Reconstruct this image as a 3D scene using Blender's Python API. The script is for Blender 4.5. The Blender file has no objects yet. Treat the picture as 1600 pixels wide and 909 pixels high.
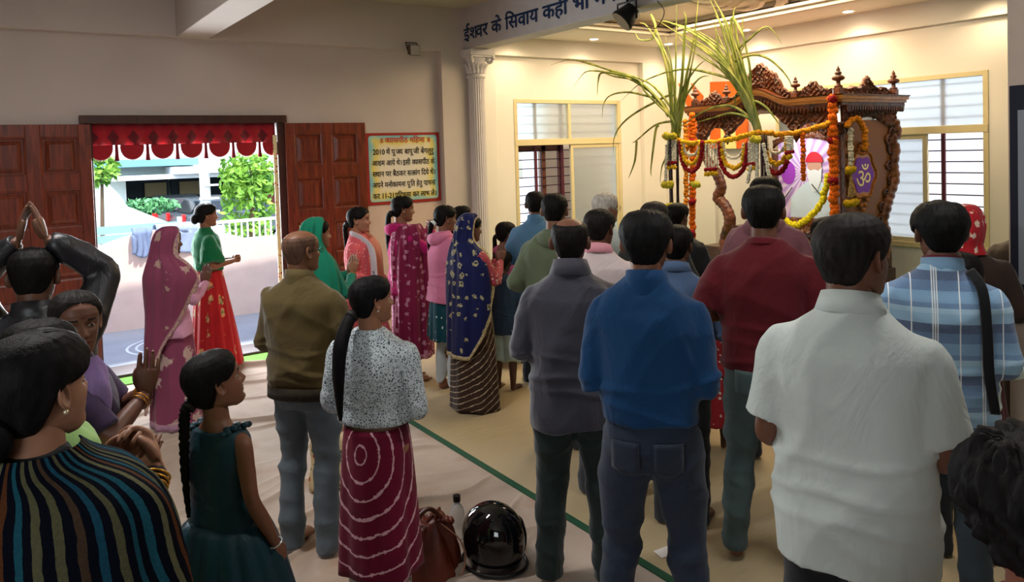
import bpy, bmesh, math, random
import numpy as np
from mathutils import Vector, Matrix, noise as mnoise
random.seed(7); rng = np.random.default_rng(7)
SC = bpy.context.scene
COL = SC.collection
PI = math.pi
def rad(a): return a*PI/180

# ---------------------------------------------------------------- camera
CAM_H = 1.97
F_PX, ROLL, PITCH, YAW, PPY = 1184.4, -0.0315, 0.0372, 0.9702, 278.44
_F = np.array([math.cos(PITCH)*math.cos(YAW), math.cos(PITCH)*math.sin(YAW), -math.sin(PITCH)])
_R = np.array([math.sin(YAW), -math.cos(YAW), 0.0]); _U = np.cross(_R, _F)
_R, _U = math.cos(ROLL)*_R+math.sin(ROLL)*_U, -math.sin(ROLL)*_R+math.cos(ROLL)*_U
CAM = np.array([0, 0, CAM_H])
cd = bpy.data.cameras.new('camera'); cam = bpy.data.objects.new('camera', cd); COL.objects.link(cam)
cd.sensor_width = 36.0; cd.lens = F_PX/1600*36.0; cd.shift_y = -(454.5-PPY)/1600.0
cd.clip_start = 0.05; cd.clip_end = 200
cam.matrix_world = Matrix(((_R[0], _U[0], -_F[0], 0), (_R[1], _U[1], -_F[1], 0), (_R[2], _U[2], -_F[2], CAM_H), (0, 0, 0, 1)))
SC.camera = cam
def at(x, y, w):                       # the place a point of the photograph has at forward distance w
    return Vector(CAM + ((x-800)/F_PX*_R-(y-PPY)/F_PX*_U+_F)*w)
def on_plane(x, y, ax, val):
    d = (x-800)/F_PX*_R-(y-PPY)/F_PX*_U+_F
    return Vector(CAM + d*((val-CAM[ax])/d[ax]))
def ray_az(x):
    d = (x-800)/F_PX*_R+_F
    return math.atan2(d[1], d[0])

# ---------------------------------------------------------------- view, world and lights
SC.view_settings.view_transform = 'Standard'; SC.view_settings.look = 'None'
SC.view_settings.exposure = 0.0; SC.view_settings.gamma = 1.0
SC.view_settings.use_curve_mapping = False
wd = bpy.data.worlds.new('sky'); SC.world = wd; wd.use_nodes = True
bg = wd.node_tree.nodes['Background']
sky = wd.node_tree.nodes.new('ShaderNodeTexSky'); sky.sky_type = 'NISHITA'; sky.sun_disc = False
sky.sun_elevation = rad(48); sky.sun_rotation = rad(200); sky.air_density = 1.0; sky.dust_density = 2.0
wd.node_tree.links.new(sky.outputs['Color'], bg.inputs['Color']); bg.inputs['Strength'].default_value = 0.75
def light(kind, name, loc, energy, color, size=None, size_y=None, direction=None, **kw):
    d = bpy.data.lights.new(name, kind); d.energy = energy; d.color = color
    if kind == 'AREA':
        d.shape = 'RECTANGLE' if size_y else 'DISK'; d.size = size
        if size_y: d.size_y = size_y
    elif size is not None and kind == 'SPOT': d.shadow_soft_size = size
    for k, v in kw.items(): setattr(d, k, v)
    o = bpy.data.objects.new(name, d); COL.objects.link(o); o.location = loc
    if direction is not None: o.rotation_euler = Vector(direction).to_track_quat('-Z', 'Y').to_euler()
    return o
sun = light('SUN', 'sun', (3, 12, 12), 5.5, (1.0, 0.96, 0.9), direction=(-0.30, 0.55, -0.95)); sun.data.angle = rad(1.0)
# daylight through the hall's side and rear openings (behind the camera) and its ceiling battens
light('AREA', 'rear_window_light', (-2.6, -1.2, 2.3), 66, (0.93, 0.97, 1.0), 2.2, 1.5, (0.75, 0.62, -0.22))
light('AREA', 'ceiling_batten_light', (0.2, 3.6, 3.55), 70, (1.0, 0.96, 0.93), 1.2, 0.12, (0, 0, -1))
light('AREA', 'ceiling_batten_light', (2.9, 1.2, 3.55), 36, (1.0, 0.96, 0.93), 1.2, 0.12, (0, 0, -1))
light('AREA', 'door_daylight', (1.6, 8.25, 1.35), 210, (0.9, 0.96, 1.0), 1.6, 1.9, (0.05, -1, -0.15))
WARM = (1.0, 0.77, 0.48)
DOWNLIGHTS = [(6.49, 7.5), (7.8, 6.15), (7.8, 7.45), (7.8, 4.78), (7.8, 3.4), (5.35, 7.5), (5.35, 3.6), (6.5, 3.0)]
for x, y in DOWNLIGHTS:
    light('SPOT', 'downlight_lamp', (x, y, 3.33), 26, WARM, 0.08, direction=(0, 0, -1), spot_size=rad(150), spot_blend=0.8)
light('AREA', 'portrait_fill_light', (6.95, 5.0, 2.15), 7, (1.0, 0.93, 0.84), .25, .5, (.55, 0, -1))  # unseen fill light added under the shrine roof to brighten the portrait
light('AREA', 'cove_light', (6.4, 5.4, 3.45), 190, WARM, 1.8, 2.6, (0, 0, -1))

# ---------------------------------------------------------------- node materials
MATS = {}
def hexc(c):
    if isinstance(c, str):
        c = c.lstrip('#'); v = [int(c[i:i+2], 16)/255 for i in (0, 2, 4)]
        return tuple((x/12.92 if x <= .04045 else ((x+.055)/1.055)**2.4) for x in v)+(1.0,)
    return tuple(c)+(1.0,) if len(c) == 3 else tuple(c)
class NT:
    def __init__(s, name):
        s.m = bpy.data.materials.new(name); s.m.use_nodes = True
        s.t = s.m.node_tree; s.n = s.t.nodes; s.b = s.n['Principled BSDF']; s.tc = None
    def new(s, k, **kw):
        n = s.n.new(k)
        for a, v in kw.items(): setattr(n, a, v)
        return n
    def link(s, a, b): s.t.links.new(a, b); return b
    def inp(s, node, idx, v):
        if v is None: return
        if hasattr(v, 'is_output'): s.t.links.new(v, node.inputs[idx])
        else:
            try: node.inputs[idx].default_value = v
            except Exception: node.inputs[idx].default_value = hexc(v)
    def co(s, which='Object'):
        if s.tc is None: s.tc = s.new('ShaderNodeTexCoord')
        return s.tc.outputs[which]
    def mapping(s, vec=None, scale=(1, 1, 1), loc=(0, 0, 0), rot=(0, 0, 0)):
        n = s.new('ShaderNodeMapping'); s.link(vec or s.co(), n.inputs['Vector'])
        n.inputs['Scale'].default_value = scale; n.inputs['Location'].default_value = loc; n.inputs['Rotation'].default_value = rot
        return n.outputs[0]
    def noise(s, scale=5, detail=3, vec=None, rough=.5, dist=0):
        n = s.new('ShaderNodeTexNoise'); s.link(vec or s.co(), n.inputs['Vector'])
        n.inputs['Scale'].default_value = scale; n.inputs['Detail'].default_value = detail
        n.inputs['Roughness'].default_value = rough; n.inputs['Distortion'].default_value = dist
        return n.outputs['Fac']
    def voro(s, scale=5, vec=None, feature='F1', out='Distance', rnd=1.0):
        n = s.new('ShaderNodeTexVoronoi', feature=feature); s.link(vec or s.co(), n.inputs['Vector'])
        n.inputs['Scale'].default_value = scale; n.inputs['Randomness'].default_value = rnd
        return n.outputs[out]
    def wave(s, scale=5, vec=None, direction='X', dist=0, prof='SIN', kind='BANDS', detail=2, dscale=1):
        n = s.new('ShaderNodeTexWave', wave_type=kind, wave_profile=prof)
        if kind == 'BANDS': n.bands_direction = direction
        s.link(vec or s.co(), n.inputs['Vector']); n.inputs['Scale'].default_value = scale
        n.inputs['Distortion'].default_value = dist; n.inputs['Detail'].default_value = detail; n.inputs['Detail Scale'].default_value = dscale
        return n.outputs['Fac']
    def math(s, op, a, b=None, c=None, clamp=False):
        n = s.new('ShaderNodeMath', operation=op, use_clamp=clamp)
        s.inp(n, 0, a); s.inp(n, 1, b); s.inp(n, 2, c); return n.outputs[0]
    def xyz(s, vec=None):
        n = s.new('ShaderNodeSeparateXYZ'); s.link(vec or s.co(), n.inputs[0]); return n.outputs
    def comb(s, x, y, z=0.0):
        n = s.new('ShaderNodeCombineXYZ'); s.inp(n, 0, x); s.inp(n, 1, y); s.inp(n, 2, z); return n.outputs[0]
    def ramp(s, fac, stops, interp='LINEAR'):
        n = s.new('ShaderNodeValToRGB'); s.link(fac, n.inputs[0]); r = n.color_ramp; r.interpolation = interp
        while len(r.elements) < len(stops): r.elements.new(0.5)
        for e, (p, c) in zip(r.elements, stops): e.position = p; e.color = hexc(c)
        return n.outputs[0]
    def mask(s, fac, lo, hi):
        n = s.new('ShaderNodeMapRange'); s.link(fac, n.inputs[0]); n.inputs[1].default_value = lo; n.inputs[2].default_value = hi
        return n.outputs[0]
    def mix(s, fac, a, b, mode='MIX'):
        n = s.new('ShaderNodeMix', data_type='RGBA', blend_type=mode)
        s.inp(n, 0, fac)
        for i, v in ((6, a), (7, b)):
            if hasattr(v, 'is_output'): s.link(v, n.inputs[i])
            else: n.inputs[i].default_value = hexc(v)
        return n.outputs[2]
    def bump(s, h, strength=.3, dist=.01):
        n = s.new('ShaderNodeBump'); s.link(h, n.inputs['Height']); n.inputs['Strength'].default_value = strength
        n.inputs['Distance'].default_value = dist; s.link(n.outputs[0], s.b.inputs['Normal'])
    def out(s, color, rough=.8, metal=0, spec=.3, sheen=0, **kw):
        if hasattr(color, 'is_output'): s.link(color, s.b.inputs['Base Color'])
        else: s.b.inputs['Base Color'].default_value = hexc(color)
        s.b.inputs['Roughness'].default_value = rough; s.b.inputs['Metallic'].default_value = metal
        s.b.inputs['Specular IOR Level'].default_value = spec
        if sheen: s.b.inputs['Sheen Weight'].default_value = sheen
        for k, v in kw.items(): s.b.inputs[k].default_value = v
        return s.m
def cached(f):
    def g(*a, **k):
        key = (f.__name__,)+a+tuple(sorted(k.items()))
        if key not in MATS: MATS[key] = f(*a, **k)
        return MATS[key]
    return g
@cached
def plain(c, rough=.7, metal=0, spec=.3, var=.0, vs=6, bump=0, bs=40):
    t = NT('paint')
    col = c
    if var:
        h = hexc(c); d = tuple(x*(1-var) for x in h[:3]); l = tuple(min(1, x*(1+var)) for x in h[:3])
        col = t.ramp(t.noise(vs, 4), [(.3, d), (.7, l)])
    if bump: t.bump(t.noise(bs, 3), bump, .003)
    return t.out(col, rough, metal, spec)
@cached
def emit(c, s):
    t = NT('lamp_glow'); t.b.inputs['Base Color'].default_value = (0, 0, 0, 1)
    t.b.inputs['Emission Color'].default_value = hexc(c); t.b.inputs['Emission Strength'].default_value = s
    return t.m
@cached
def wood(c1, c2, rough=.4, axis='Z', sc=3):
    t = NT('wood')
    s = {'Z': (9, 9, 1), 'X': (1, 9, 9), 'Y': (9, 1, 9)}[axis]
    v = t.mapping(scale=s)
    n = t.noise(sc, 6, v, .6, 1.2)
    t.bump(n, .15, .002)
    return t.out(t.ramp(n, [(.3, c1), (.7, c2)]), rough, 0, .5)

# ---------------------------------------------------------------- mesh helpers
class MB:
    def __init__(s): s.v = []; s.f = []; s.m = []; s.uv = []
    def add(s, vs, fs, mi=0, uvs=None):
        o = len(s.v); s.v += [tuple(v) for v in vs]
        for k, f in enumerate(fs):
            s.f.append(tuple(i+o for i in f)); s.m.append(mi)
            s.uv.append(uvs[k] if uvs else [(0, 0)]*len(f))
        return s
    def box(s, x0, x1, y0, y1, z0, z1, mi=0):
        vs = [(x, y, z) for z in (z0, z1) for y in (y0, y1) for x in (x0, x1)]
        return s.add(vs, [(0, 2, 3, 1), (4, 5, 7, 6), (0, 1, 5, 4), (2, 6, 7, 3), (0, 4, 6, 2), (1, 3, 7, 5)], mi)
    def obox(s, c, ax, ay, az, mi=0):              # oriented box: centre and three half-axis vectors
        c, ax, ay, az = map(Vector, (c, ax, ay, az))
        vs = [c+sx*ax+sy*ay+sz*az for sz in (-1, 1) for sy in (-1, 1) for sx in (-1, 1)]
        return s.add(vs, [(0, 2, 3, 1), (4, 5, 7, 6), (0, 1, 5, 4), (2, 6, 7, 3), (0, 4, 6, 2), (1, 3, 7, 5)], mi)
    def rings(s, R, mi=0, closed=True, cap0=True, cap1=True, vscale=1.0):
        n = len(R[0]); vs = [p for r in R for p in r]; fs = []; uv = []
        L = len(R)-1; m = n if closed else n-1
        for i in range(L):
            for j in range(m):
                k = (j+1) % n
                fs.append((i*n+j, i*n+k, (i+1)*n+k, (i+1)*n+j))
                uv.append([(j/m, i/L), ((j+1)/m, i/L), ((j+1)/m, (i+1)/L), (j/m, (i+1)/L)])
        if closed and cap0: fs.append(tuple(range(n-1, -1, -1))); uv.append([(0, 0)]*n)
        if closed and cap1: fs.append(tuple(L*n+j for j in range(n))); uv.append([(0, 1)]*n)
        return s.add(vs, fs, mi, uv)
    def tube(s, pts, rad, n=10, mi=0, sub=0, caps=True, flat=1.0, up=None, taper_end=False):
        P = [Vector(p) for p in pts]; r = list(rad) if hasattr(rad, '__len__') else [rad]*len(P)
        if sub: P, r = smooth_path(P, r, sub)
        R = []; prev = None
        for i, p in enumerate(P):
            t = (P[min(i+1, len(P)-1)]-P[max(i-1, 0)]).normalized()
            if prev is None:
                u = Vector(up) if up else (Vector((0, 0, 1)) if abs(t.z) < .9 else Vector((1, 0, 0)))
            else: u = prev
            u = (u-t*u.dot(t))
            u = u.normalized() if u.length > 1e-6 else t.orthogonal().normalized()
            prev = u; w = t.cross(u)
            R.append([p+(u*math.cos(a)*flat+w*math.sin(a))*r[i] for a in (2*PI*k/n for k in range(n))])
        return s.rings(R, mi, True, caps, caps)
    def sphere(s, c, r, n=12, m=8, mi=0):
        c = Vector(c); r = r if hasattr(r, '__len__') else (r, r, r)
        R = []
        for i in range(1, m):
            a = PI*i/m
            R.append([(c.x+r[0]*math.sin(a)*math.cos(b), c.y+r[1]*math.sin(a)*math.sin(b), c.z-r[2]*math.cos(a)) for b in (2*PI*k/n for k in range(n))])
        o = len(s.v); s.rings(R, mi, True, False, False)
        o1 = len(s.v); s.add([(c.x, c.y, c.z-r[2]), (c.x, c.y, c.z+r[2])], [], mi)
        for k in range(n):
            s.f.append((o+(k+1) % n, o+k, o1)); s.m.append(mi); s.uv.append([(0, 0)]*3)
            q = o+(m-2)*n; s.f.append((q+k, q+(k+1) % n, o1+1)); s.m.append(mi); s.uv.append([(0, 0)]*3)
        return s
    def lathe(s, c, prof, n=20, mi=0):
        R = [[(c[0]+r*math.cos(a), c[1]+r*math.sin(a), c[2]+z) for a in (2*PI*k/n for k in range(n))] for r, z in prof]
        return s.rings(R, mi)
    def prism(s, poly, fn, mi=0):                  # poly 2D, fn(u, v, k) -> point for k=0,1
        n = len(poly); vs = [fn(u, v, 0) for u, v in poly]+[fn(u, v, 1) for u, v in poly]
        return s.add(vs, [tuple(range(n-1, -1, -1)), tuple(range(n, 2*n))]+[(i, (i+1) % n, n+(i+1) % n, n+i) for i in range(n)], mi)
    def xf(s, M):
        s.v = [tuple(M @ Vector(v)) for v in s.v]; return s
    def join(s, o, M=None, mi=None):
        vs = [M @ Vector(v) for v in o.v] if M else o.v
        k = len(s.v); s.v += [tuple(v) for v in vs]
        s.f += [tuple(i+k for i in f) for f in o.f]; s.m += [mi if mi is not None else x for x in o.m]; s.uv += o.uv
        return s
    def mesh(s, name, mats, smooth=False):
        me = bpy.data.meshes.new(name); me.from_pydata(s.v, [], s.f)
        for m in mats: me.materials.append(m)
        me.polygons.foreach_set('material_index', s.m)
        uvl = me.uv_layers.new(name='UVMap'); uvl.data.foreach_set('uv', [c for f in s.uv for p in f for c in p])
        if smooth: me.polygons.foreach_set('use_smooth', [True]*len(s.f))
        me.update(); return me
    def obj(s, name, mats, parent=None, smooth=False, loc=None, bevel=0, recalc=False):
        if not isinstance(mats, (list, tuple)): mats = [mats]
        me = s.mesh(name, mats, smooth)
        if recalc:
            b = bmesh.new(); b.from_mesh(me); bmesh.ops.recalc_face_normals(b, faces=b.faces); b.to_mesh(me); b.free()
        o = bpy.data.objects.new(name, me); COL.objects.link(o)
        if loc is not None: o.location = loc
        if parent: o.parent = parent
        if bevel:
            md = o.modifiers.new('bevel', 'BEVEL'); md.width = bevel; md.segments = 2; md.limit_method = 'ANGLE'
        return o
def smooth_path(P, r, sub):
    P = [Vector(p) for p in P]; out = []; ro = []
    n = len(P)
    for i in range(n-1):
        p0 = P[max(i-1, 0)]; p1 = P[i]; p2 = P[i+1]; p3 = P[min(i+2, n-1)]
        for k in range(sub):
            t = k/sub
            out.append(0.5*((2*p1)+(p2-p0)*t+(2*p0-5*p1+4*p2-p3)*t*t+(3*p1-p0-3*p2+p3)*t**3))
            ro.append(r[i]*(1-t)+r[i+1]*t)
    out.append(P[-1]); ro.append(r[-1]); return out, ro
def empty(name, label=None, cat=None, group=None, loc=(0, 0, 0), rz=0, kind=None):
    o = bpy.data.objects.new(name, None); COL.objects.link(o); o.location = loc; o.rotation_euler = (0, 0, rz)
    o.empty_display_size = .1
    return tag(o, label, cat, group, kind)
def tag(o, label=None, cat=None, group=None, kind=None):
    if label: o['label'] = label
    if cat: o['category'] = cat
    if group: o['group'] = group
    if kind: o['kind'] = kind
    return o
def struct(o): o['kind'] = 'structure'; return o
def copy_tree(o, parent=None):
    c = o.copy(); COL.objects.link(c); c.parent = parent
    for ch in [x for x in bpy.data.objects if x.parent == o]: copy_tree(ch, c)
    return c

# ---------------------------------------------------------------- Devanagari lettering from the built-in font, conjuncts shaped by hand
_glyph = {}
def glyph(txt, bold=.0):
    k = (txt, bold)
    if k in _glyph: return _glyph[k]
    c = bpy.data.curves.new('lettering', 'FONT'); c.body = txt.replace('~', ''); c.resolution_u = 3; c.fill_mode = 'FRONT'
    o = bpy.data.objects.new('lettering', c); TMP.collection.objects.link(o)
    TMP.view_layers[0].update(); dg = TMP.view_layers[0].depsgraph
    me = bpy.data.meshes.new_from_object(o.evaluated_get(dg))
    b = bmesh.new(); b.from_mesh(me)
    if txt.endswith('~'):                          # half form: the right-hand stem is cut away
        mx = max((v.co.x for v in b.verts), default=0)
        bmesh.ops.bisect_plane(b, geom=b.verts[:]+b.edges[:]+b.faces[:], plane_co=(mx-.125, 0, 0), plane_no=(1, 0, 0), clear_outer=True)
    bmesh.ops.triangulate(b, faces=b.faces)
    vs = [v.co.copy() for v in b.verts]; b.verts.index_update(); fs = [tuple(v.index for v in f.verts) for f in b.faces]
    b.free(); bpy.data.objects.remove(o); bpy.data.curves.remove(c); bpy.data.meshes.remove(me)
    w = max((v.x for v in vs), default=0)
    _glyph[k] = (vs, fs, w); return _glyph[k]
TMP = bpy.data.scenes.new('tmp_glyphs')
def lettering(tokens, bold=.02, space=.28, gap=.0):
    mb = MB(); x = 0
    for t in tokens:
        if t == ' ': x += space; continue
        extra = None
        if t.startswith('/'): extra = 'ra'; t = t[1:]
        vs, fs, w = glyph(t, bold)
        for ox, oy, oz in ((-1, 0, 0), (1, 0, .01), (0, 1, .02), (0, -1, .03)):      # thickened strokes
            mb.add([(v.x+x+ox*bold*.6, v.y+oy*bold*.45, oz) for v in vs], fs)
        if extra:                                   # the slanted r-stroke under a letter
            mb.add([(x+w-.20, .16, 0), (x+w-.38, .0, 0), (x+w-.33, -.05, 0), (x+w-.16, .10, 0)], [(0, 1, 2, 3)])
        x += w+gap-(.02 if t.endswith('~') else 0)
    return mb, x
# ================================================================ fabrics
@cached
def fabric(c, var=.12, rough=.85, sheen=.15, vs=3, wave=500, spec=.15):
    t = NT('cloth'); h = hexc(c)
    col = t.ramp(t.noise(vs, 4), [(.3, tuple(x*(1-var) for x in h[:3])), (.7, tuple(min(1, x*(1+var)) for x in h[:3]))])
    w_ = t.math('ABSOLUTE', t.math('SUBTRACT', t.noise(5, 4, t.mapping(scale=(1, 1, .6), rot=(.5, .3, 0)), .55, .8), .5))
    t.bump(t.math('ADD', t.math('MULTIPLY', w_, 2.2), t.math('MULTIPLY', t.noise(wave, 1), .05)), .30, .03)
    return t.out(col, rough, 0, spec, sheen)
@cached
def denim(c):
    t = NT('denim'); h = hexc(c); n = t.noise(5, 4); z = t.noise(420, 1)
    col = t.ramp(n, [(.3, tuple(x*.72 for x in h[:3])), (.72, tuple(min(1, x*1.3) for x in h[:3]))]); col = t.mix(t.math('MULTIPLY', z, .07), col, (.5, .55, .6))
    t.bump(t.math('ADD', t.noise(18, 4), t.math('MULTIPLY', z, .2)), .4, .01)
    return t.out(col, .85, 0, .15, .1)
@cached
def motif(base, mot, scale=14, thr=.22, var=.1, seed=0, rough=.8, stretch=1.0, mot2=None, ring=False):
    t = NT('printed_cloth'); h = hexc(base)
    v = t.mapping(scale=(1, 1, stretch), loc=(seed*.37, seed*.21, seed*.11))
    vv = t.mix(.0, v, v) if False else v
    col = t.ramp(t.noise(3, 3), [(.3, tuple(x*(1-var) for x in h[:3])), (.7, tuple(min(1, x*(1+var)) for x in h[:3]))])
    d = t.voro(scale, v, rnd=.55); n = t.noise(scale*4, 2, v)
    dd = t.math('ADD', d, t.math('MULTIPLY', t.math('SUBTRACT', n, .5), .55))
    m = t.mask(dd, thr, thr-.05)
    if ring: m = t.math('MULTIPLY', m, t.mask(dd, thr*.35, thr*.5))
    c2 = mot if mot2 is None else t.mix(t.mask(n, .45, .55), mot, mot2)
    col = t.mix(m, col, c2)
    t.bump(t.noise(16, 4), .3, .01)
    return t.out(col, rough, 0, .15, .1)
@cached
def lace(base='#c8d3d8', dark='#4f5a62'):
    t = NT('lace'); v = t.mix(.3, t.co(), t.noise(22, 2)) if False else t.co()
    n = t.new('ShaderNodeTexNoise'); t.link(v, n.inputs['Vector']); n.inputs['Scale'].default_value = 12
    dv = t.mix(.06, v, n.outputs['Color'])
    d = t.voro(125, dv, 'DISTANCE_TO_EDGE'); k = t.math('MULTIPLY', t.noise(110, 1), .5)
    m = t.math('GREATER_THAN', t.math('ADD', d, k), .44)
    t.bump(t.noise(40, 3), .4, .006)
    return t.out(t.mix(m, base, dark), .85, 0, .15)
@cached
def tiedye(base, line, a0, z0, sp=.062):
    t = NT('tie_dye_cloth'); x = t.xyz(); a = t.math('ARCTAN2', x[1], x[0]); da = t.math('MULTIPLY', t.math('SUBTRACT', a, a0), .185)
    dz = t.math('MULTIPLY', t.math('SUBTRACT', x[2], z0), 1.0)
    d = t.math('SQRT', t.math('ADD', t.math('MULTIPLY', da, da), t.math('MULTIPLY', dz, dz)))
    d = t.math('ADD', d, t.math('MULTIPLY', t.math('SUBTRACT', t.noise(26, 3), .5), .012))
    f = t.math('ABSOLUTE', t.math('SUBTRACT', t.math('FRACT', t.math('DIVIDE', d, sp)), .5))
    wv = t.math('ADD', .045, t.math('MULTIPLY', t.math('GREATER_THAN', t.noise(38, 2), .52), .05))
    m = t.math('LESS_THAN', f, wv)
    h = hexc(base); col = t.ramp(t.noise(5, 3), [(.3, tuple(q*.8 for q in h[:3])), (.7, tuple(q*1.2 for q in h[:3]))])
    t.bump(t.noise(20, 3), .3, .008)
    return t.out(t.mix(m, col, line), .8, 0, .15, .1)
@cached
def plaid():
    t = NT('plaid_knit'); x = t.xyz(t.mapping(scale=(1, 1, 1)))
    z = t.math('FRACT', t.math('MULTIPLY', x[2], 5.2))
    col = t.ramp(z, [(0, '#6f9ec4'), (.22, '#4a74a0'), (.42, '#2d4d78'), (.60, '#86b4d4'), (.80, '#9cc4dc'), (.9, '#5681ac')], 'CONSTANT')
    col = t.mix(t.math('MULTIPLY', t.noise(380, 1), .25), col, '#dfe8f0')
    lines = None
    for off in (-.115, -.045, -.037, -.029, .045, .118, .126, .19, -.19):
        m = t.math('LESS_THAN', t.math('ABSOLUTE', t.math('SUBTRACT', x[0], off)), .0022)
        lines = m if lines is None else t.math('MAXIMUM', lines, m)
    col = t.mix(lines, col, '#e6ecee'); t.bump(t.noise(300, 2), .4, .004)
    return t.out(col, .9, 0, .1, .2)
@cached
def stripes_uv(cols, n, dark, frac=.5, axis=0, wob=.006):
    t = NT('striped_shawl'); uv = t.co('UV'); x = t.xyz(uv)
    u = t.math('ADD', x[axis], t.math('MULTIPLY', t.math('SUBTRACT', t.noise(30, 2), .5), wob))
    f = t.math('FRACT', t.math('MULTIPLY', u, float(n))); idx = t.math('FRACT', t.math('DIVIDE', t.math('FLOOR', t.math('MULTIPLY', u, float(n))), float(len(cols))))
    c = t.ramp(idx, [(i/len(cols), k) for i, k in enumerate(cols)], 'CONSTANT')
    c = t.mix(t.mask(t.noise(120, 2), .35, .65), c, dark) if False else t.mix(t.math('MULTIPLY', t.noise(150, 2), .5), c, dark)
    m = t.math('LESS_THAN', f, frac); t.bump(t.noise(260, 2), .5, .006)
    return t.out(t.mix(m, dark, c), .95, 0, .05, .0)
@cached
def border_uv(base, mot, border, scale=13, thr=.2, bw=.05, side='both', endb=.0, ring=False, stretch=1.0, inner=None):
    """printed cloth with a border along its side edges (u) and its lower end (v)"""
    t = NT('bordered_cloth'); uv = t.co('UV'); x = t.xyz(uv); h = hexc(base)
    col = t.ramp(t.noise(3, 3), [(.3, tuple(q*.85 for q in h[:3])), (.7, tuple(min(1, q*1.15) for q in h[:3]))])
    v = t.mapping(scale=(1, 1, stretch)); n = t.noise(scale*4.5, 2, v)
    d = t.math('ADD', t.voro(scale, v, rnd=.5), t.math('MULTIPLY', t.math('SUBTRACT', n, .5), .6))
    m = t.mask(d, thr, thr-.05)
    if ring: m = t.math('MULTIPLY', m, t.mask(d, thr*.3, thr*.45))
    col = t.mix(m, col, mot)
    e = t.math('LESS_THAN', x[0], bw)
    if side == 'both': e = t.math('MAXIMUM', e, t.math('GREATER_THAN', x[0], 1-bw))
    if side == 'right': e = t.math('GREATER_THAN', x[0], 1-bw)
    if endb: e = t.math('MAXIMUM', e, t.math('GREATER_THAN', x[1], 1-endb))
    bc = t.mix(t.mask(t.noise(60, 2), .42, .58), border, inner or border)
    t.bump(t.noise(14, 4), .35, .01)
    return t.out(t.mix(e, col, bc), .78, 0, .2, .1)
# ================================================================ THE HALL
WA = 7.70           # front face of the door wall's frame; the panels between are set back
wall_m = NT('wall_paint'); wall_m.bump(wall_m.noise(60, 4), .12, .002)
wall_m = wall_m.out(wall_m.ramp(wall_m.noise(1.3, 4), [(.3, (.55, .48, .44)), (.7, (.61, .54, .49))]), .75, 0, .25)
alc_m = NT('alcove_paint'); alc_m.bump(alc_m.noise(60, 4), .06, .002)
alc_m = alc_m.out(alc_m.ramp(alc_m.noise(1.0, 3), [(.3, (.74, .70, .64)), (.7, (.79, .75, .69))]), .6, 0, .3)
ceil_m = plain((.50, .45, .38), .8, var=.05)
low_m = plain((.64, .50, .42), .75, var=.04)

# door wall, with the doorway cut out (x .72..2.45, z 0..2.33)
YB = 7.80
m = MB()
m.box(-6, .70, YB, YB+.25, 0, 3.75).box(2.47, 4.40, YB, YB+.25, 0, 3.75).box(.70, 2.47, YB, YB+.25, 2.35, 3.75)
m.box(-6, 4.336, WA, YB, 3.135, 3.75)                        # beam over the panel
m.box(4.335, 4.87, WA, YB+.02, 0, 3.75)                     # pilaster beside the alcove
struct(m.obj('wall_back', wall_m))
m = MB(); m.box(2.55, 4.33, YB-.004, YB, 0, 1.42); struct(m.obj('trim_1', low_m))
# side wall and rear wall of the hall (outside the frame)
struct(MB().box(-6.2, -6, -6, 8, 0, 3.75).obj('wall_left', wall_m))
struct(MB().box(-6, 8.4, -6.2, -6, 0, 3.75).obj('wall_rear', wall_m))
# ceiling and the beam crossing it
struct(MB().box(-6, 4.64, -6, 8.05, 3.637, 3.80).obj('ceiling', ceil_m))
struct(MB().box(1.49, 1.785, -6, WA, 3.134, 3.637).obj('trim_2', wall_m, bevel=.006))
# the lettered beam across the alcove, carried by the column and the pillar
beam_m = plain((.50, .47, .47), .7, var=.05, bump=.06)
beam = struct(MB().box(4.63, 4.87, -6, WA, 3.16, 3.75).obj('trim_3', beam_m, bevel=.008))
pil_m = plain((.42, .34, .28), .75, var=.06, bump=.1)
struct(MB().box(4.63, 4.87, 1.25, 1.905, 0, 3.16).obj('trim_4', pil_m, bevel=.006))
# right-hand part of the hall wall past the pillar
struct(MB().box(4.66, 4.87, -6, 1.25, 0, 3.16).obj('wall_front', wall_m))

# alcove: back wall (in line with the door wall), right wall with window, ceiling
def wall_with_hole(name, ax, a0, a1, b0, b1, hole, t0, t1, mat):
    (h0, h1, g0, g1) = hole; m = MB()
    def bx(a, b, z0, z1):
        if ax == 'x': m.box(a, b, t0, t1, z0, z1)
        else: m.box(t0, t1, a, b, z0, z1)
    bx(a0, h0, b0, b1); bx(h1, a1, b0, b1); bx(h0, h1, b0, g0); bx(h0, h1, g1, b1)
    return struct(m.obj(name, mat))
wall_with_hole('wall_alcove', 'x', 4.86, 8.4, 0, 3.6, (5.44, 7.25, .70, 2.61), YB+.06, YB+.26, alc_m)
m = MB(); m.box(7.62, 8.06, YB-.02, YB+.06, 0, 3.14).box(4.87, 5.13, YB-.02, YB+.06, 0, 3.14).box(4.87, 8.06, YB-.02, YB+.06, 3.14, 3.4)
struct(m.obj('trim_5', alc_m, bevel=.004))
wall_with_hole('wall_right', 'y', -6, 7.8, 0, 3.6, (3.50, 5.95, .80, 2.61), 8.10, 8.30, alc_m)
m = MB(); m.box(8.04, 8.10, -6, 7.78, 3.12, 3.4).box(8.04, 8.10, 6.9, 7.78, 0, 3.12)
struct(m.obj('trim_6', alc_m, bevel=.004))
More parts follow.
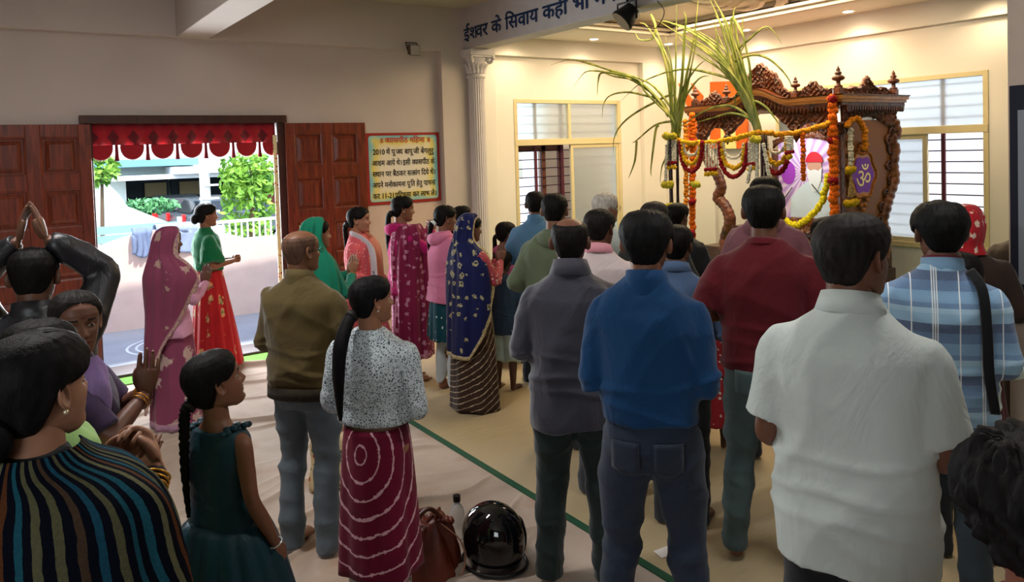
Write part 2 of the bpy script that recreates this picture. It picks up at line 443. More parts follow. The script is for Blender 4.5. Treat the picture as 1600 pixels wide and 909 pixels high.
# alcove ceiling: a flat border with a raised tray
m = MB()
m.box(4.87, 8.12, 6.95, 7.85, 3.37, 3.45).box(4.87, 8.12, -6, 3.2, 3.37, 3.45).box(7.30, 8.12, 3.2, 6.95, 3.37, 3.45).box(4.87, 5.2, 3.2, 6.95, 3.37, 3.45)
m.box(5.1, 7.4, 3.1, 7.05, 3.53, 3.6)
m.box(4.86, 8.3, -6, 7.9, 3.6, 3.7)
struct(m.obj('ceiling_alcove', alc_m))
m = MB()
for (z0, z1, d) in ((3.37, 3.40, .05), (3.42, 3.46, .09), (3.48, 3.53, .05)):
    m.box(5.2-.02, 5.2+d, 3.2, 6.95, z0, z1).box(7.3-d, 7.32, 3.2, 6.95, z0, z1).box(5.2, 7.3, 6.95-d, 6.97, z0, z1).box(5.2, 7.3, 3.18, 3.2+d, z0, z1)
struct(m.obj('trim_7', plain((.60, .54, .46), .6), bevel=.006))
# plaster ring of curved petals in the middle of the tray
pr_root = empty('ceiling_rosette', 'white plaster ring of curved petals in the middle of the lit alcove ceiling', 'ceiling ornament', loc=(6.68, 4.92, 3.53))
mm = MB()
for k in range(14):
    a0 = 2*PI*k/14; R = []
    for j in range(7):
        t = j/6; rr = .48+.40*t; zz = -.02-.055*math.sin(PI*t); aa = a0+.35*t*t
        wv = .055+.02*math.sin(PI*t)
        c = Vector((rr*math.cos(aa), rr*math.sin(aa), zz)); tn = Vector((-math.sin(aa), math.cos(aa), 0))
        R.append([c-tn*wv, c-Vector((0, 0, .02)), c+tn*wv, c+Vector((0, 0, .018))])
    p_ = MB().rings(R); p_.obj('petal', alc_m, pr_root, smooth=False)
MB().lathe((0, 0, 0), [(.001, -.06), (.15, -.06), (.3, -.03), (.34, 0), (.34, .004), (.001, .004)], 32).obj('centre_boss', alc_m, pr_root, smooth=True)
for i, (x, y) in enumerate(DOWNLIGHTS[:4]):
    r = empty('downlight', ['round recessed ceiling lamp over the two-pane alcove window', 'round recessed ceiling lamp right of the sugarcane tops', 'round recessed ceiling lamp in the alcove corner behind the cane leaves', 'round recessed ceiling lamp above the carved canopy\'s right half'][i], 'ceiling light', loc=(x, y, 3.37))
    MB().lathe((0, 0, 0), [(.052, -.004), (.072, -.006), (.074, 0), (.052, .002)], 24).obj('trim_ring', plain('#f0e8d8', .5), r)
    MB().lathe((0, 0, 0), [(.001, -.009), (.050, -.008), (.052, -.003), (.001, 0)], 24).obj('diffuser', emit((1, .9, .72), 14), r)

# column with fluted shaft and scrolled capital
cr = empty('trim_8', loc=(4.765, WA-.06, 0)); struct(cr)
colm = plain((.66, .62, .62), .55, var=.04)
def flute_ring(r, z, n=96, fl=24, d=.0075):
    return [((r-d*(0.5+0.5*math.cos(fl*a))**.6)*math.cos(a), (r-d*(0.5+0.5*math.cos(fl*a))**.6)*math.sin(a), z) for a in (2*PI*k/n for k in range(n))]
m = MB(); m.rings([flute_ring(.098-.0*z, z) for z in (.25, 2.84)])
struct(m.obj('shaft', colm, cr))
m = MB(); m.lathe((0, 0, 0), [(.001, 0), (.16, 0), (.16, .1), (.13, .12), (.14, .16), (.13, .2), (.105, .25), (.001, .25)], 32)
struct(m.obj('base', colm, cr, smooth=False))
m = MB(); m.lathe((0, 0, 2.82), [(.09, 0), (.112, .01), (.118, .03), (.108, .045), (.098, .06), (.10, .12), (.118, .2), (.14, .26), (.001, .26)], 32)
m.box(-.165, .165, -.165, .165, 3.085, 3.155); m.box(-.15, .15, -.15, .15, 3.065, 3.085)
for k in range(16):                                       # acanthus leaves round the bell
    a = 2*PI*k/16; rr = .105; R = []
    for j in range(6):
        t = j/5; c = Vector(((rr+.05*t*t)*math.cos(a), (rr+.05*t*t)*math.sin(a), 2.88+.13*t-(.02 if t == 1 else 0)))
        tn = Vector((-math.sin(a), math.cos(a), 0)); w = .022*(1-.6*t*t); rd = Vector((math.cos(a), math.sin(a), 0))*.012
        R.append([c-tn*w, c-rd, c+tn*w, c+rd])
    m.rings(R)
for sx in (-1, 1):
    for sy in (-1, 1):                                    # corner scrolls
        P = []
        for j in range(22):
            t = j/21; a = 4.2*PI*t; q = .048*(1-.78*t)
            c = Vector((sx, sy, 0)).normalized(); P.append(c*(.175+q*math.cos(a))+Vector((0, 0, 3.035+q*math.sin(a))))
        m.tube(P, [.018*(1-.5*j/21) for j in range(22)], 6)
struct(m.obj('capital', colm, cr, smooth=False))

# floor: cloth over tiles, rush mat, green carpet
g = NT('floor_screed'); floor_m = g.out(g.ramp(g.noise(2, 4), [(.3, (.28, .25, .22)), (.7, (.34, .3, .27))]), .7)
struct(MB().box(-6.2, 8.4, -6.2, 8.05, -.12, -.012).obj('floor', floor_m))
def gridmesh(x0, x1, y0, y1, nx, ny, hf):
    xs = np.linspace(x0, x1, nx); ys = np.linspace(y0, y1, ny); X, Y = np.meshgrid(xs, ys, indexing='ij'); Z = hf(X, Y)
    mb = MB(); mb.v = list(zip(X.ravel().tolist(), Y.ravel().tolist(), Z.ravel().tolist()))
    for i in range(nx-1):
        for j in range(ny-1):
            a = i*ny+j; mb.f.append((a, a+ny, a+ny+1, a+1)); mb.m.append(0); mb.uv.append([(0, 0)]*4)
    return mb
def folds(X, Y):
    Z = np.zeros_like(X); r = np.random.default_rng(3)
    U = X+.12*np.sin(2.1*Y+1)+.10*np.sin(3.7*X+1.3*Y); V = Y+.16*np.sin(1.5*X+.5)+.08*np.sin(4.1*X-2*Y)
    for k in range(34):                                  # long low ridges running about parallel to the door wall
        cy = r.uniform(2.2, 7.5); cx = r.uniform(-1.2, 2.6); L = r.uniform(.5, 1.6); w = r.uniform(.012, .03); h = r.uniform(.012, .030)*(1.3 if cy > 5 else 1.15)
        sl = r.uniform(-.22, .12)
        d = V-cy-sl*(U-cx)-.05*np.sin(5*U+k)
        Z += h*np.exp(-(d/w)**2)*np.exp(-((U-cx)/L)**2)
    Z += .0016*np.sin(9*U+4*V)*np.sin(7*V-3*U)+.0015*np.sin(23*U-6*V+2*np.sin(3*V))
    e = np.clip((2.43-X)/.12, 0, 1)*np.clip((7.42-Y)/.05, 0, 1)
    return Z*e
g = NT('floor_cloth')
n1 = g.noise(1.6, 5, g.mapping(scale=(1, 1, 1)), .6, .4); n2 = g.noise(7, 4, None, .6)
c = g.ramp(n1, [(.25, (.30, .23, .18)), (.5, (.40, .32, .26)), (.75, (.46, .38, .32))])
c = g.mix(g.mask(g.noise(2.3, 5, g.mapping(loc=(5, 2, 0))), .55, .75), c, (.33, .21, .15))
g.bump(g.noise(220, 2), .25, .002); cloth_m = g.out(c, .85, 0, .15)
o = gridmesh(-3.2, 2.432, 0.6, 7.42, 420, 520, lambda X, Y: folds(X, Y)).obj('floor_cloth', cloth_m, smooth=True)
tag(o, 'wrinkled beige cotton sheet spread over the hall floor up to the doorway', 'floor sheet')
g = NT('rush_mat'); w1 = g.wave(260, None, 'Y', .4); w2 = g.noise(40, 2, g.mapping(scale=(.15, 8, 1)))
c = g.ramp(w2, [(.3, (.36, .28, .145)), (.7, (.47, .375, .21))]); c = g.mix(g.mask(g.noise(1.2, 3), .35, .7), c, (.44, .35, .22))
g.bump(w1, .25, .002); mat_m = g.out(c, .6, 0, .35)
r = empty('floor_mat', 'long straw-coloured woven mat with dark green edging beneath the standing men', 'mat', loc=(0, 0, 0))
MB().box(2.47, 4.24, -.5, 7.25, -.010, .004).obj('mat_field', mat_m, r)
MB().box(2.425, 2.47, -.5, 7.25, -.010, .006).obj('green_edging', plain('#1d4a31', .8), r)
g = NT('turf'); c = g.ramp(g.noise(260, 2), [(.3, (.09, .22, .04)), (.7, (.17, .34, .07))]); g.bump(g.noise(300, 2), .6, .01)
turf_m = g.out(c, .9, 0, .1)
tag(MB().box(4.25, 8.1, -1.0, 7.7, -.010, .014).obj('green_carpet', turf_m), 'bright green carpet in front of the carved shrine', 'carpet')
tag(MB().box(.45, 2.7, 7.43, 7.68, -.010, .010).obj('green_carpet', turf_m), 'narrow green carpet strip along the doorway threshold', 'carpet')
struct(MB().box(.70, 2.47, 7.69, 8.06, -.01, .035).obj('trim_9', plain((.07, .05, .045), .5), bevel=.01))
# ================================================================ DOORWAY, SIGN, FIXTURES ON THE DOOR WALL
teak = wood('#4a1b0e', '#86391c', .36); teak_d = wood('#2c130b', '#4a2213', .5)
def door_leaf(name, x0, x1, y, label_pos):
    r = empty(name, loc=(x0, y, .02)); struct(r); w = x1-x0; H_ = 2.30
    m = MB(); st = .095; mid = (w)/2; cols = [(st, mid-.055), (mid+.055, w-st)]
    rows = [(1.86, 2.19), (1.39, 1.73), (.92, 1.26), (.45, .79), (.09, .32)]
    zs = [0]+[z for a, b in reversed(rows) for z in (a, b)]+[H_]
    m.box(0, st, -.04, 0, 0, H_).box(w-st, w, -.04, 0, 0, H_).box(mid-.055, mid+.055, -.04, 0, 0, H_)
    for k in range(0, len(zs), 2):
        for a, b in cols: m.box(a, b, -.039, -.001, zs[k], zs[k+1])
    fr = struct(m.obj('door_frame_rails', teak, r, bevel=.004))
    for a, b in cols:
        for z0, z1 in rows:                               # raised and fielded panels
            p = MB(); q = .045
            def rg(i, d): return [(a+i, d, z0+i), (b-i, d, z0+i), (b-i, d, z1-i), (a+i, d, z1-i)]
            p.rings([rg(0, -.036), rg(.014, -.030), rg(.016, -.012), rg(.030, -.012), rg(.062, -.030), rg(.066, -.032)], 0, True, False, True)
            struct(p.obj('door_panel', teak, r))
    return r
door_leaf('door_1', -.14, .742, YB-.01, 'left'); door_leaf('door_2', 2.50, 3.385, YB-.01, 'right')
h = MB().tube([(2.60, YB-.06, 1.10), (2.60, YB-.10, 1.13), (2.60, YB-.10, 1.25), (2.60, YB-.06, 1.28)], .008, 8)
hd = h.obj('door_handle', plain('#8a6a3a', .3, .9), smooth=True); hd['kind'] = 'structure'
m = MB(); m.box(.66, 2.52, YB-.06, YB+.12, 2.325, 2.40)
struct(m.obj('trim_10', teak_d, bevel=.004))
m = MB(); m.box(2.43, 2.50, YB-.02, YB+.12, 0, 2.325).box(.70, .76, YB-.005, YB+.12, 0, 2.325)
struct(m.obj('trim_11', teak_d, bevel=.004))
# printed strip hanging along the right jamb
t = NT('jamb_hanging'); c = t.mix(t.mask(t.voro(22, None, rnd=.6), .25, .2), '#e6d9a8', '#b03a2a')
tag(MB().box(2.385, 2.425, YB-.01, YB+.0, .5, 2.20).obj('door_hanging', t.out(c, .8)), 'narrow cream and red printed strip hanging down the right door jamb', 'hanging')
# red valance with scallops and tassels
vr = empty('door_valance', 'red velvet scalloped valance with tassels hung across the top of the doorway', 'valance', loc=(0, YB+.03, 0))
t = NT('red_velvet'); x = t.xyz(); f = t.math('ADD', t.math('ABSOLUTE', t.math('SUBTRACT', t.math('FRACT', t.math('MULTIPLY', x[0], 5.9)), .5)), t.math('ABSOLUTE', t.math('MULTIPLY', t.math('SUBTRACT', x[2], 2.20), 4.2)))
c = t.mix(t.mask(t.math('ADD', f, t.math('MULTIPLY', t.noise(60, 2), .15)), .40, .34), '#a80f22', '#5c0a18'); c = t.mix(t.math('MULTIPLY', t.noise(30, 3), .35), c, '#6a0815')
vel = t.out(c, .7, 0, .2, .5, **{'Subsurface Weight': 0.0})
m = MB(); ns = 160
top = []
for k in range(ns+1):
    u = k/ns; X_ = .70+1.72*u; d = .010*math.sin(u*70)+.006*math.sin(u*23+1)
    top.append([(X_, d-.008, 2.325), (X_, d-.012, 2.24), (X_, d-.014, 2.13), (X_, d, 2.13), (X_, d+.004, 2.325)])
m.rings(top, 0, True, True, True); m.obj('band', vel, vr, smooth=True)
for k in range(7):
    xc = .845+.26*k-.02; sc_ = MB(); R = []
    for j in range(9):
        q = j/8; R.append([(xc+(.098*q*math.sin(a))*(1.0), -.012-.010*(1-q), 2.135-.005-(.135*q*max(0, math.cos(a)**.8 if math.cos(a) > 0 else 0)+.0*q)) for a in (rad(-90+180*i/20) for i in range(21))])
    sc_.rings(R, 0, False); o = sc_.obj('scallop', vel, vr, smooth=True); solid_ = o.modifiers.new('thickness', 'SOLIDIFY'); solid_.thickness = .008
    fr = MB(); P = [(xc+.099*math.sin(a), -.012, 2.130-.136*max(0, math.cos(a))**.8) for a in (rad(-88+176*i/24) for i in range(25))]; fr.tube(P, .0035, 6)
    for p in P[::2]: fr.tube([p, (p[0], p[1], p[2]-.018)], .0022, 5)
    fr.obj('fringe', plain('#c8a0a0', .8), o, smooth=True)
    if k < 6 or True:
        tx = xc+.13; ts = MB().tube([(tx, -.012, 2.135), (tx, -.014, 2.10), (tx, -.014, 2.05), (tx, -.014, 1.985)], [.012, .014, .015, .022], 10)
        ts.tube([(tx, -.014, 1.99), (tx, -.014, 1.982)], [.023, .019], 10); ts.obj('tassel', plain('#7a1020', .8), vr, smooth=True)
# painted notice on the wall
NX0, NX1, NZ0, NZ1 = 3.392, 4.318, 1.405, 2.205
nr = empty('wall_notice', 'painted Devanagari notice in a red border on the wall beside the right door leaf', 'sign', loc=(0, YB-.006, 0))
m = MB().box(NX0, NX1, -.012, 0, NZ0, NZ1); m.obj('red_border', plain('#9c2a20', .6, var=.08), nr, bevel=.004)
t = NT('notice_ground'); x = t.xyz(); u = t.math('ABSOLUTE', t.math('SUBTRACT', t.math('DIVIDE', t.math('SUBTRACT', x[0], NX0), NX1-NX0), .5)); v = t.math('ABSOLUTE', t.math('SUBTRACT', t.math('DIVIDE', t.math('SUBTRACT', x[2], NZ0), NZ1-NZ0), .5))
e = t.math('MAXIMUM', u, v); e = t.math('ADD', e, t.math('MULTIPLY', t.math('SUBTRACT', t.noise(5, 3), .5), .16))
notice_m = t.out(t.ramp(e, [(.0, '#e8e2d4'), (.30, '#e9e0c4'), (.38, '#e2d26a'), (.44, '#8fc4c0'), (.50, '#5a9cc0')]), .55)
def rrect(x0, x1, z0, z1, r, n=6):
    P = []
    for cx, cz, a0 in ((x1-r, z1-r, 0), (x0+r, z1-r, 90), (x0+r, z0+r, 180), (x1-r, z0+r, 270)):
        P += [(cx+r*math.cos(rad(a0+90*k/n)), cz+r*math.sin(rad(a0+90*k/n))) for k in range(n+1)]
    return P
m = MB().prism(rrect(NX0+.035, NX1-.035, NZ0+.035, NZ1-.03, .035), lambda u, v, k: (u, -.012-.003*k, v)); m.obj('painted_ground', notice_m, nr)
LINES = [
 (['॥', ' ', 'व~', 'या', 'स', 'पी', 'ठ', ' ', 'म', 'हि'[1:] and 'िह', 'मा', ' ', '॥'], 3.56, 4.19, 2.095, '#c43a1c'),
 (['2010', ' ', 'में', ' ', 'पू', 'ज~', 'य', ' ', 'बा', 'पू', 'जी', ' ', 'बें', 'ग', 'लु', 'रु'], 3.475, 4.235, 1.965, '#1c1712'),
 (['आ', 'श्र'[:1] and '/श', 'म', ' ', 'आ', 'ये', ' ', 'थे', '।', ' ', 'इ', 'सी', ' ', 'व~', 'या', 'स', 'पी', 'ठ', ' ', 'के'], 3.46, 4.245, 1.842, '#1c1712'),
 (['स~', 'था', 'न', ' ', 'प', 'र', ' ', 'बै', 'ठ', 'क', 'र', ' ', 'स', 'त~', 'सं', 'ग', ' ', 'िद', 'ये', ' ', 'थे', '।'], 3.465, 4.245, 1.720, '#1c1712'),
 (['अ', 'प', 'ने', ' ', 'म', 'नो', 'का', 'म', 'ना', ' ', 'पू', 'ित', ' ', 'हे', 'तु', ' ', '/पा', 'थ', 'ना'], 3.46, 4.245, 1.598, '#1c1712'),
 (['क', 'र', ' ', '11-21', ' ', 'प', 'िर', '/क', 'मा', ' ', 'क', 'र', ' ', 'ला', 'भ', ' ', 'लें', '।'], 3.46, 4.25, 1.475, '#1c1712')]
for toks, x0, x1, z, colr in LINES:
    mb, wdt = lettering(toks, .03); k = (x1-x0)/wdt; kz = .085
    mb.v = [(x0+a*k, -.0185-c*.02, z+b*kz) for a, b, c in mb.v]
    mb.obj('lettering', plain(colr, .6), nr)
# lettering painted on the beam
mb, wdt = lettering(['ई', 'श~', 'व', 'र', ' ', 'के', ' ', 'िस', 'वा', 'य', ' ', 'क', 'हीं', ' ', 'भी', ' ', 'म', 'न', ' ', 'ल', 'गा', 'या'], .05, .30)
L0 = 7.655; L1 = 4.35; k = (L0-L1)/wdt; kz = .205
mb.v = [(4.626-c*.02, L0-a*k, 3.265+b*kz) for a, b, c in mb.v]
tag(mb.obj('beam_lettering', plain('#122c52', .5)), 'dark blue Devanagari words painted along the beam over the alcove', 'lettering')
# small floodlight on the wall and its stain, black par lamp hanging from the beam
fl = empty('floodlight', 'small weathered floodlight fixed to the wall above the notice', 'floodlight', loc=(3.95, WA, 3.13))
m = MB(); m.rings([[(-.055, -.02, .06), (.055, -.02, .06), (.055, -.02, -.05), (-.055, -.02, -.05)], [(-.062, -.10, .045), (.062, -.10, .045), (.062, -.10, -.075), (-.062, -.10, -.075)]]); m.obj('housing', plain('#6a5a48', .5, .5), fl, bevel=.004)
MB().box(-.054, .054, -.106, -.098, -.068, .038).obj('lens', plain('#b8b2a4', .1, 0, .7), fl)
m = MB().tube([(-.07, -.06, -.01), (-.07, -.01, .08), (.07, -.01, .08), (.07, -.06, -.01)], .006, 6); m.obj('bracket', plain('#4a3c30', .6, .5), fl)
pl = empty('stage_lamp', 'black round stage lamp hanging on a bracket from the lettered beam', 'stage light', loc=(4.56, 4.83, 3.07))
blk = plain('#0c0c0e', .45, .2)
m = MB(); d = Vector((-.55, .25, -.55)).normalized(); a = Vector((0, 0, .02)); m.tube([a-d*.10, a-d*.08, a+d*.02, a+d*.055, a+d*.07], [.03, .075, .095, .105, .105], 24); m.obj('lamp_can', blk, pl, smooth=True)
m = MB().tube([a+d*.0702, a+d*.074], [.098, .096], 24); m.obj('lamp_face', plain('#1b1b20', .15, .2), pl)
m = MB()
m.tube([(0, -.115, -.02), (0, -.115, .135), (0, .115, .135), (0, .115, -.02)], .011, 6, flat=.6); m.tube([(0, 0, .135), (0.03, 0, .20)], .010, 8); m.obj('yoke', blk, pl)
MB().tube([(.02, -.03, -.06), (.06, -.18, -.10), (.05, -.30, -.12), (.08, -.36, 0), (.06, -.30, .10)], .004, 6, sub=6).obj('cable', blk, pl, smooth=True)
# navy board on the pillar
bd = empty('notice_board', 'dark navy board with a pale sheet fixed to the pillar at the right edge', 'board', loc=(4.62, 0, 0))
MB().box(-.012, .005, 1.30, 1.888, .955, 2.235).obj('board', plain('#141626', .7), bd, bevel=.004)
MB().box(-.016, -.011, 1.32, 1.845, 1.15, 2.10).obj('sheet', plain('#7a8088', .6), bd)

# ================================================================ ALCOVE WINDOWS
cream = plain('#d2c49a', .4, var=.03); fr_gl = NT('frosted_glass'); fr_gl = fr_gl.out((.80, .88, .90), .55, 0, .4, **{'Transmission Weight': .85, 'IOR': 1.2})
grill = plain('#3a1a20', .4, .3); maroon_m = plain('#5a2430', .5)
def window(name, o, ux, w, z0, zm, z1, nd, mull, sliders, open_pane):
    """o: lower corner, ux: unit along the wall, nd: unit pointing into the room"""
    r = empty(name); struct(r); o = Vector(o); ux = Vector(ux); nd = Vector(nd)
    def bar(a, b, za, zb, d0, d1, nm, mt, par=r):
        m = MB(); c = o+ux*(a+b)/2+nd*(d0+d1)/2; c.z = (za+zb)/2
        m.obox(c, ux*(b-a)/2, nd*(d1-d0)/2, (0, 0, (zb-za)/2)); return struct(m.obj(nm, mt, par, bevel=.003))
    t = .05
    bar(0, t, z0, z1, -.04, .03, 'window_frame', cream); bar(w-t, w, z0, z1, -.04, .03, 'window_frame', cream)
    bar(-.004, w+.004, z0-.004, z0+t, -.044, .044, 'window_sill', cream); bar(t, w-t, z1-t, z1-.001, -.036, .027, 'window_frame', cream)
    bar(.004, w-.004, zm-.04, zm+.04, -.034, .036, 'window_rail', cream)
    for mx in mull: bar(mx-.022, mx+.022, zm, z1, -.03, .025, 'window_mullion', cream)
    xs = [0]+list(mull)+[w]
    for a, b in zip(xs[:-1], xs[1:]): bar(a+.03, b-.03, zm+.03, z1-.04, -.012, -.004, 'pane', fr_gl)
    for k, (a, b) in enumerate(sliders):
        off = -.02 if k % 2 else .005
        for q in (a, b-.05): bar(q, q+.05, z0+.05, zm-.04, off-.015, off+.015, 'sash', cream)
        bar(a, b, zm-.09, zm-.04, off-.014, off+.014, 'sash', cream); bar(a, b, z0+.05, z0+.10, off-.014, off+.014, 'sash', cream)
        bar(a+.04, b-.04, z0+.09, zm-.08, off-.004, off+.004, 'pane', fr_gl)
    z = z0+.10
    while z < z1-.06:                                       # security bars outside the glass
        bar(.02, w-.02, z-.006, z+.006, -.125, -.113, 'grille_bar', grill); z += .115
    for q in open_pane: bar(q-.02, q+.02, z0, z1, -.13, -.105, 'grille_upright', maroon_m)
    return r
window('window_1', (5.44, YB+.08, 0), (1, 0, 0), 1.80, .70, 2.06, 2.61, (0, -1, 0), (.895,), [(.90, 1.76)], (.86, .42))
window('window_2', (8.12, 3.50, 0), (0, 1, 0), 2.45, .80, 2.04, 2.61, (-1, 0, 0), (1.22, ), [(.60, 1.5), (1.5, 2.4)], (.50, 1.6))
# brown shutter panel seen through the open half of the left window
r = empty('window_3'); struct(r)
m = MB(); m.box(5.50, 5.60, 8.02, 8.06, .75, 2.02).box(5.98, 6.04, 8.02, 8.06, .75, 2.02).box(6.26, 6.34, 8.02, 8.06, .75, 2.02).box(5.5, 6.34, 8.02, 8.06, 1.94, 2.03); struct(m.obj('shutter_frame', plain('#5a3228', .6), r))
# ================================================================ OUTSIDE THE DOORWAY AND WINDOWS
pave = NT('paving'); pave.bump(pave.noise(90, 3), .2, .003); pave = pave.out(pave.ramp(pave.noise(2, 4), [(.3, (.30, .32, .34)), (.7, (.38, .40, .42))]), .8)
struct(MB().box(-14, 24, 8.06, 11.5, -.14, -.02).obj('ground_terrace', pave))
struct(MB().box(-30, 60, 11.5, 60, -.95, -.85).obj('ground_street', plain((.42, .42, .40), .9, var=.08)))
struct(MB().box(8.32, 30, -8, 8.06, -.95, -.85).obj('ground_side', plain((.42, .42, .40), .9, var=.08)))
struct(MB().box(11.3, 11.5, -6, 16, -.5, 4.6).obj('wall_neighbour', plain((.80, .80, .78), .85, var=.05)))
struct(MB().box(5.2, 5.45, 10.3, 13.5, -.4, 3.8).obj('wall_outer', plain((.20, .12, .09), .9, var=.08)))
struct(MB().box(6.75, 10.5, 9.0, 9.15, -.02, 2.86).obj('wall_outer_2', plain((.40, .29, .19), .9, var=.08)))
# rangoli of small white chain links painted on the terrace
rg = MB()
def links(c, r0, a0, a1, n):
    for k in range(n):
        a = a0+(a1-a0)*k/(n-1); p = Vector((c[0]+r0*math.cos(a), c[1]+r0*math.sin(a)*.8, -.017))
        for off in (-.045, .045):
            q = p+Vector((math.cos(a), math.sin(a)*.8, 0)).normalized()*off; t_ = Vector((-math.sin(a), math.cos(a)*.8, 0)).normalized()
            rg.obox(q, t_*.030, Vector((-t_.y, t_.x, 0))*.014, (0, 0, .0015))
links((1.75, 8.85), .62, rad(95), rad(262), 26); links((1.75, 8.85), .42, rad(100), rad(255), 18)
tag(rg.obj('rangoli', plain('#dfe4e6', .8)), 'white rangoli chain pattern drawn on the terrace outside the doorway', 'floor drawing')
# low plastered parapet whose top rises in a long curve
m = MB(); R = []
for k in range(41):
    u = k/40; X_ = -.2+4.9*u; yy = 9.97-.05*(X_-1); zt = .70+.50*math.exp(-((X_-1.75)/1.25)**2)-.05
    R.append([(X_, yy, -.03), (X_, yy, zt), (X_, yy+.14, zt), (X_, yy+.14, -.03)])
m.rings(R); o = m.obj('parapet', plain((.72, .60, .54), .85, var=.04, bump=.15)); struct(o)
# jackets hung over the parapet
def hung_jacket(name, label, x0, x1, zt, drop, mt, seed, sl=0.0):
    r_ = np.random.default_rng(seed); m = MB(); R = []
    for i in range(25):
        u = i/24
        if u < .3: yy, zz = 10.13-(.0), zt-.12*(.3-u)/.3
        else: yy, zz = 9.92, zt-drop*(u-.36)/.64
        if .3 <= u < .4: yy, zz = 10.13-.19*(u-.3)/.1, zt+.015
        ring = []
        for k in range(25):
            v = k/24; X_ = x0+(x1-x0)*v+sl*max(0, u-.4)
            ring.append((X_+.02*math.sin(6*u+seed), yy-.10*(X_-1)*0-.025*abs(math.sin(9*v+seed+3*u))-.01*math.sin(23*v), zz+.03*math.sin(5*v+seed)*(u > .5)))
        R.append(ring)
    o = m.rings(R, 0, False).obj(name, mt, smooth=True); md = o.modifiers.new('thickness', 'SOLIDIFY'); md.thickness = .012
    return tag(o, label, 'jacket')
hung_jacket('jacket', 'grey-blue jacket with a hanging sleeve draped over the parapet outside', 1.36, 1.56, 1.16, .30, fabric('#7f93b4'), 2, -.10)
hung_jacket('jacket', 'pale blue jacket draped over the parapet beside the veiled woman', 1.58, 2.10, 1.18, .36, fabric('#98acc8'), 5)
# fence with pale blue boards
GZ = -.85
fr = empty('board_fence', 'pale blue horizontal board fence beyond the parapet', 'fence', loc=(0, 14.0, 0))
for k in range(12): MB().box(.2, 2.62, -.02, .02, GZ+.15*k, GZ+.15*k+.125).obj('board', plain('#7fc0cc', .6), fr)
for x in (.2, 1.32, 2.62): MB().box(x-.03, x+.03, -.05, .05, GZ, 1.0).obj('post', plain('#c8d8dc', .6), fr)
# white railing at the right
fr = empty('railing', 'white vertical-bar railing beyond the parapet on the right', 'railing', loc=(0, 14.0, 0))
MB().box(3.1, 5.2, -.025, .025, .83, .88).obj('rail', plain('#e8eaea', .5), fr); MB().box(3.1, 5.2, -.025, .025, .50, .54).obj('rail', plain('#e8eaea', .5), fr)
for k in range(20): MB().box(3.12+.105*k, 3.145+.105*k, -.012, .012, .5, .86).obj('baluster', plain('#e8eaea', .5), fr)
struct(MB().box(2.75, 9, 13.7, 14.3, GZ, .50).obj('wall_kerb', plain((.8, .8, .78), .8)))
# neighbour's house: garage recess, canopy and balcony slabs
hs = empty('house', 'pale neighbouring house with a dark garage recess across the lane', 'house', loc=(0, 0, 0))
hm = plain('#b4c2c0', .8, var=.05)
MB().box(-6, 3.9, 30, 34, GZ, 8).box(3.9, 8.2, 33.6, 34, GZ, 8).box(8.2, 20, 30, 34, GZ, 8).box(3.9, 8.2, 30, 33.6, 1.30, 8).obj('house_wall', hm, hs)
MB().box(3.2, 9.6, 28.6, 30.0, 1.34, 1.50).obj('canopy_slab', plain('#c8d2d8', .7), hs)
MB().box(5.2, 13, 28.2, 30.0, 1.50, 1.75).obj('canopy_slab', plain('#d8dee2', .7), hs)
MB().box(2.6, 6.2, 28.8, 30, 1.80, 2.05).obj('balcony', plain('#5f9cb4', .7), hs)
MB().box(3.9, 5.9, 33.4, 33.58, GZ, 1.3).obj('garage_door', plain('#23303a', .6), hs); MB().box(6.0, 8.1, 33.4, 33.58, GZ, 1.3).obj('garage_door', plain('#26323e', .6), hs)
for x in (5.0, 6.3): MB().box(x, x+.8, 33.3, 33.38, .55, 1.1).obj('window', plain('#a89a78', .6), hs)
MB().box(8.5, 9.5, 29.9, 30.02, GZ, 1.2).obj('window', plain('#5a2a20', .6), hs)
rm = MB().prism([(-3, GZ), (5.2, GZ), (5.2, .25), (4.03, .34), (3.52, .46), (2.62, .92), (2.45, 1.22), (1.99, 1.76), (-3, 1.9)], lambda u, v, k: (u, 20+.3*k, v)); struct(rm.obj('wall_ramp', plain('#9cb0ae', .85, var=.06)))
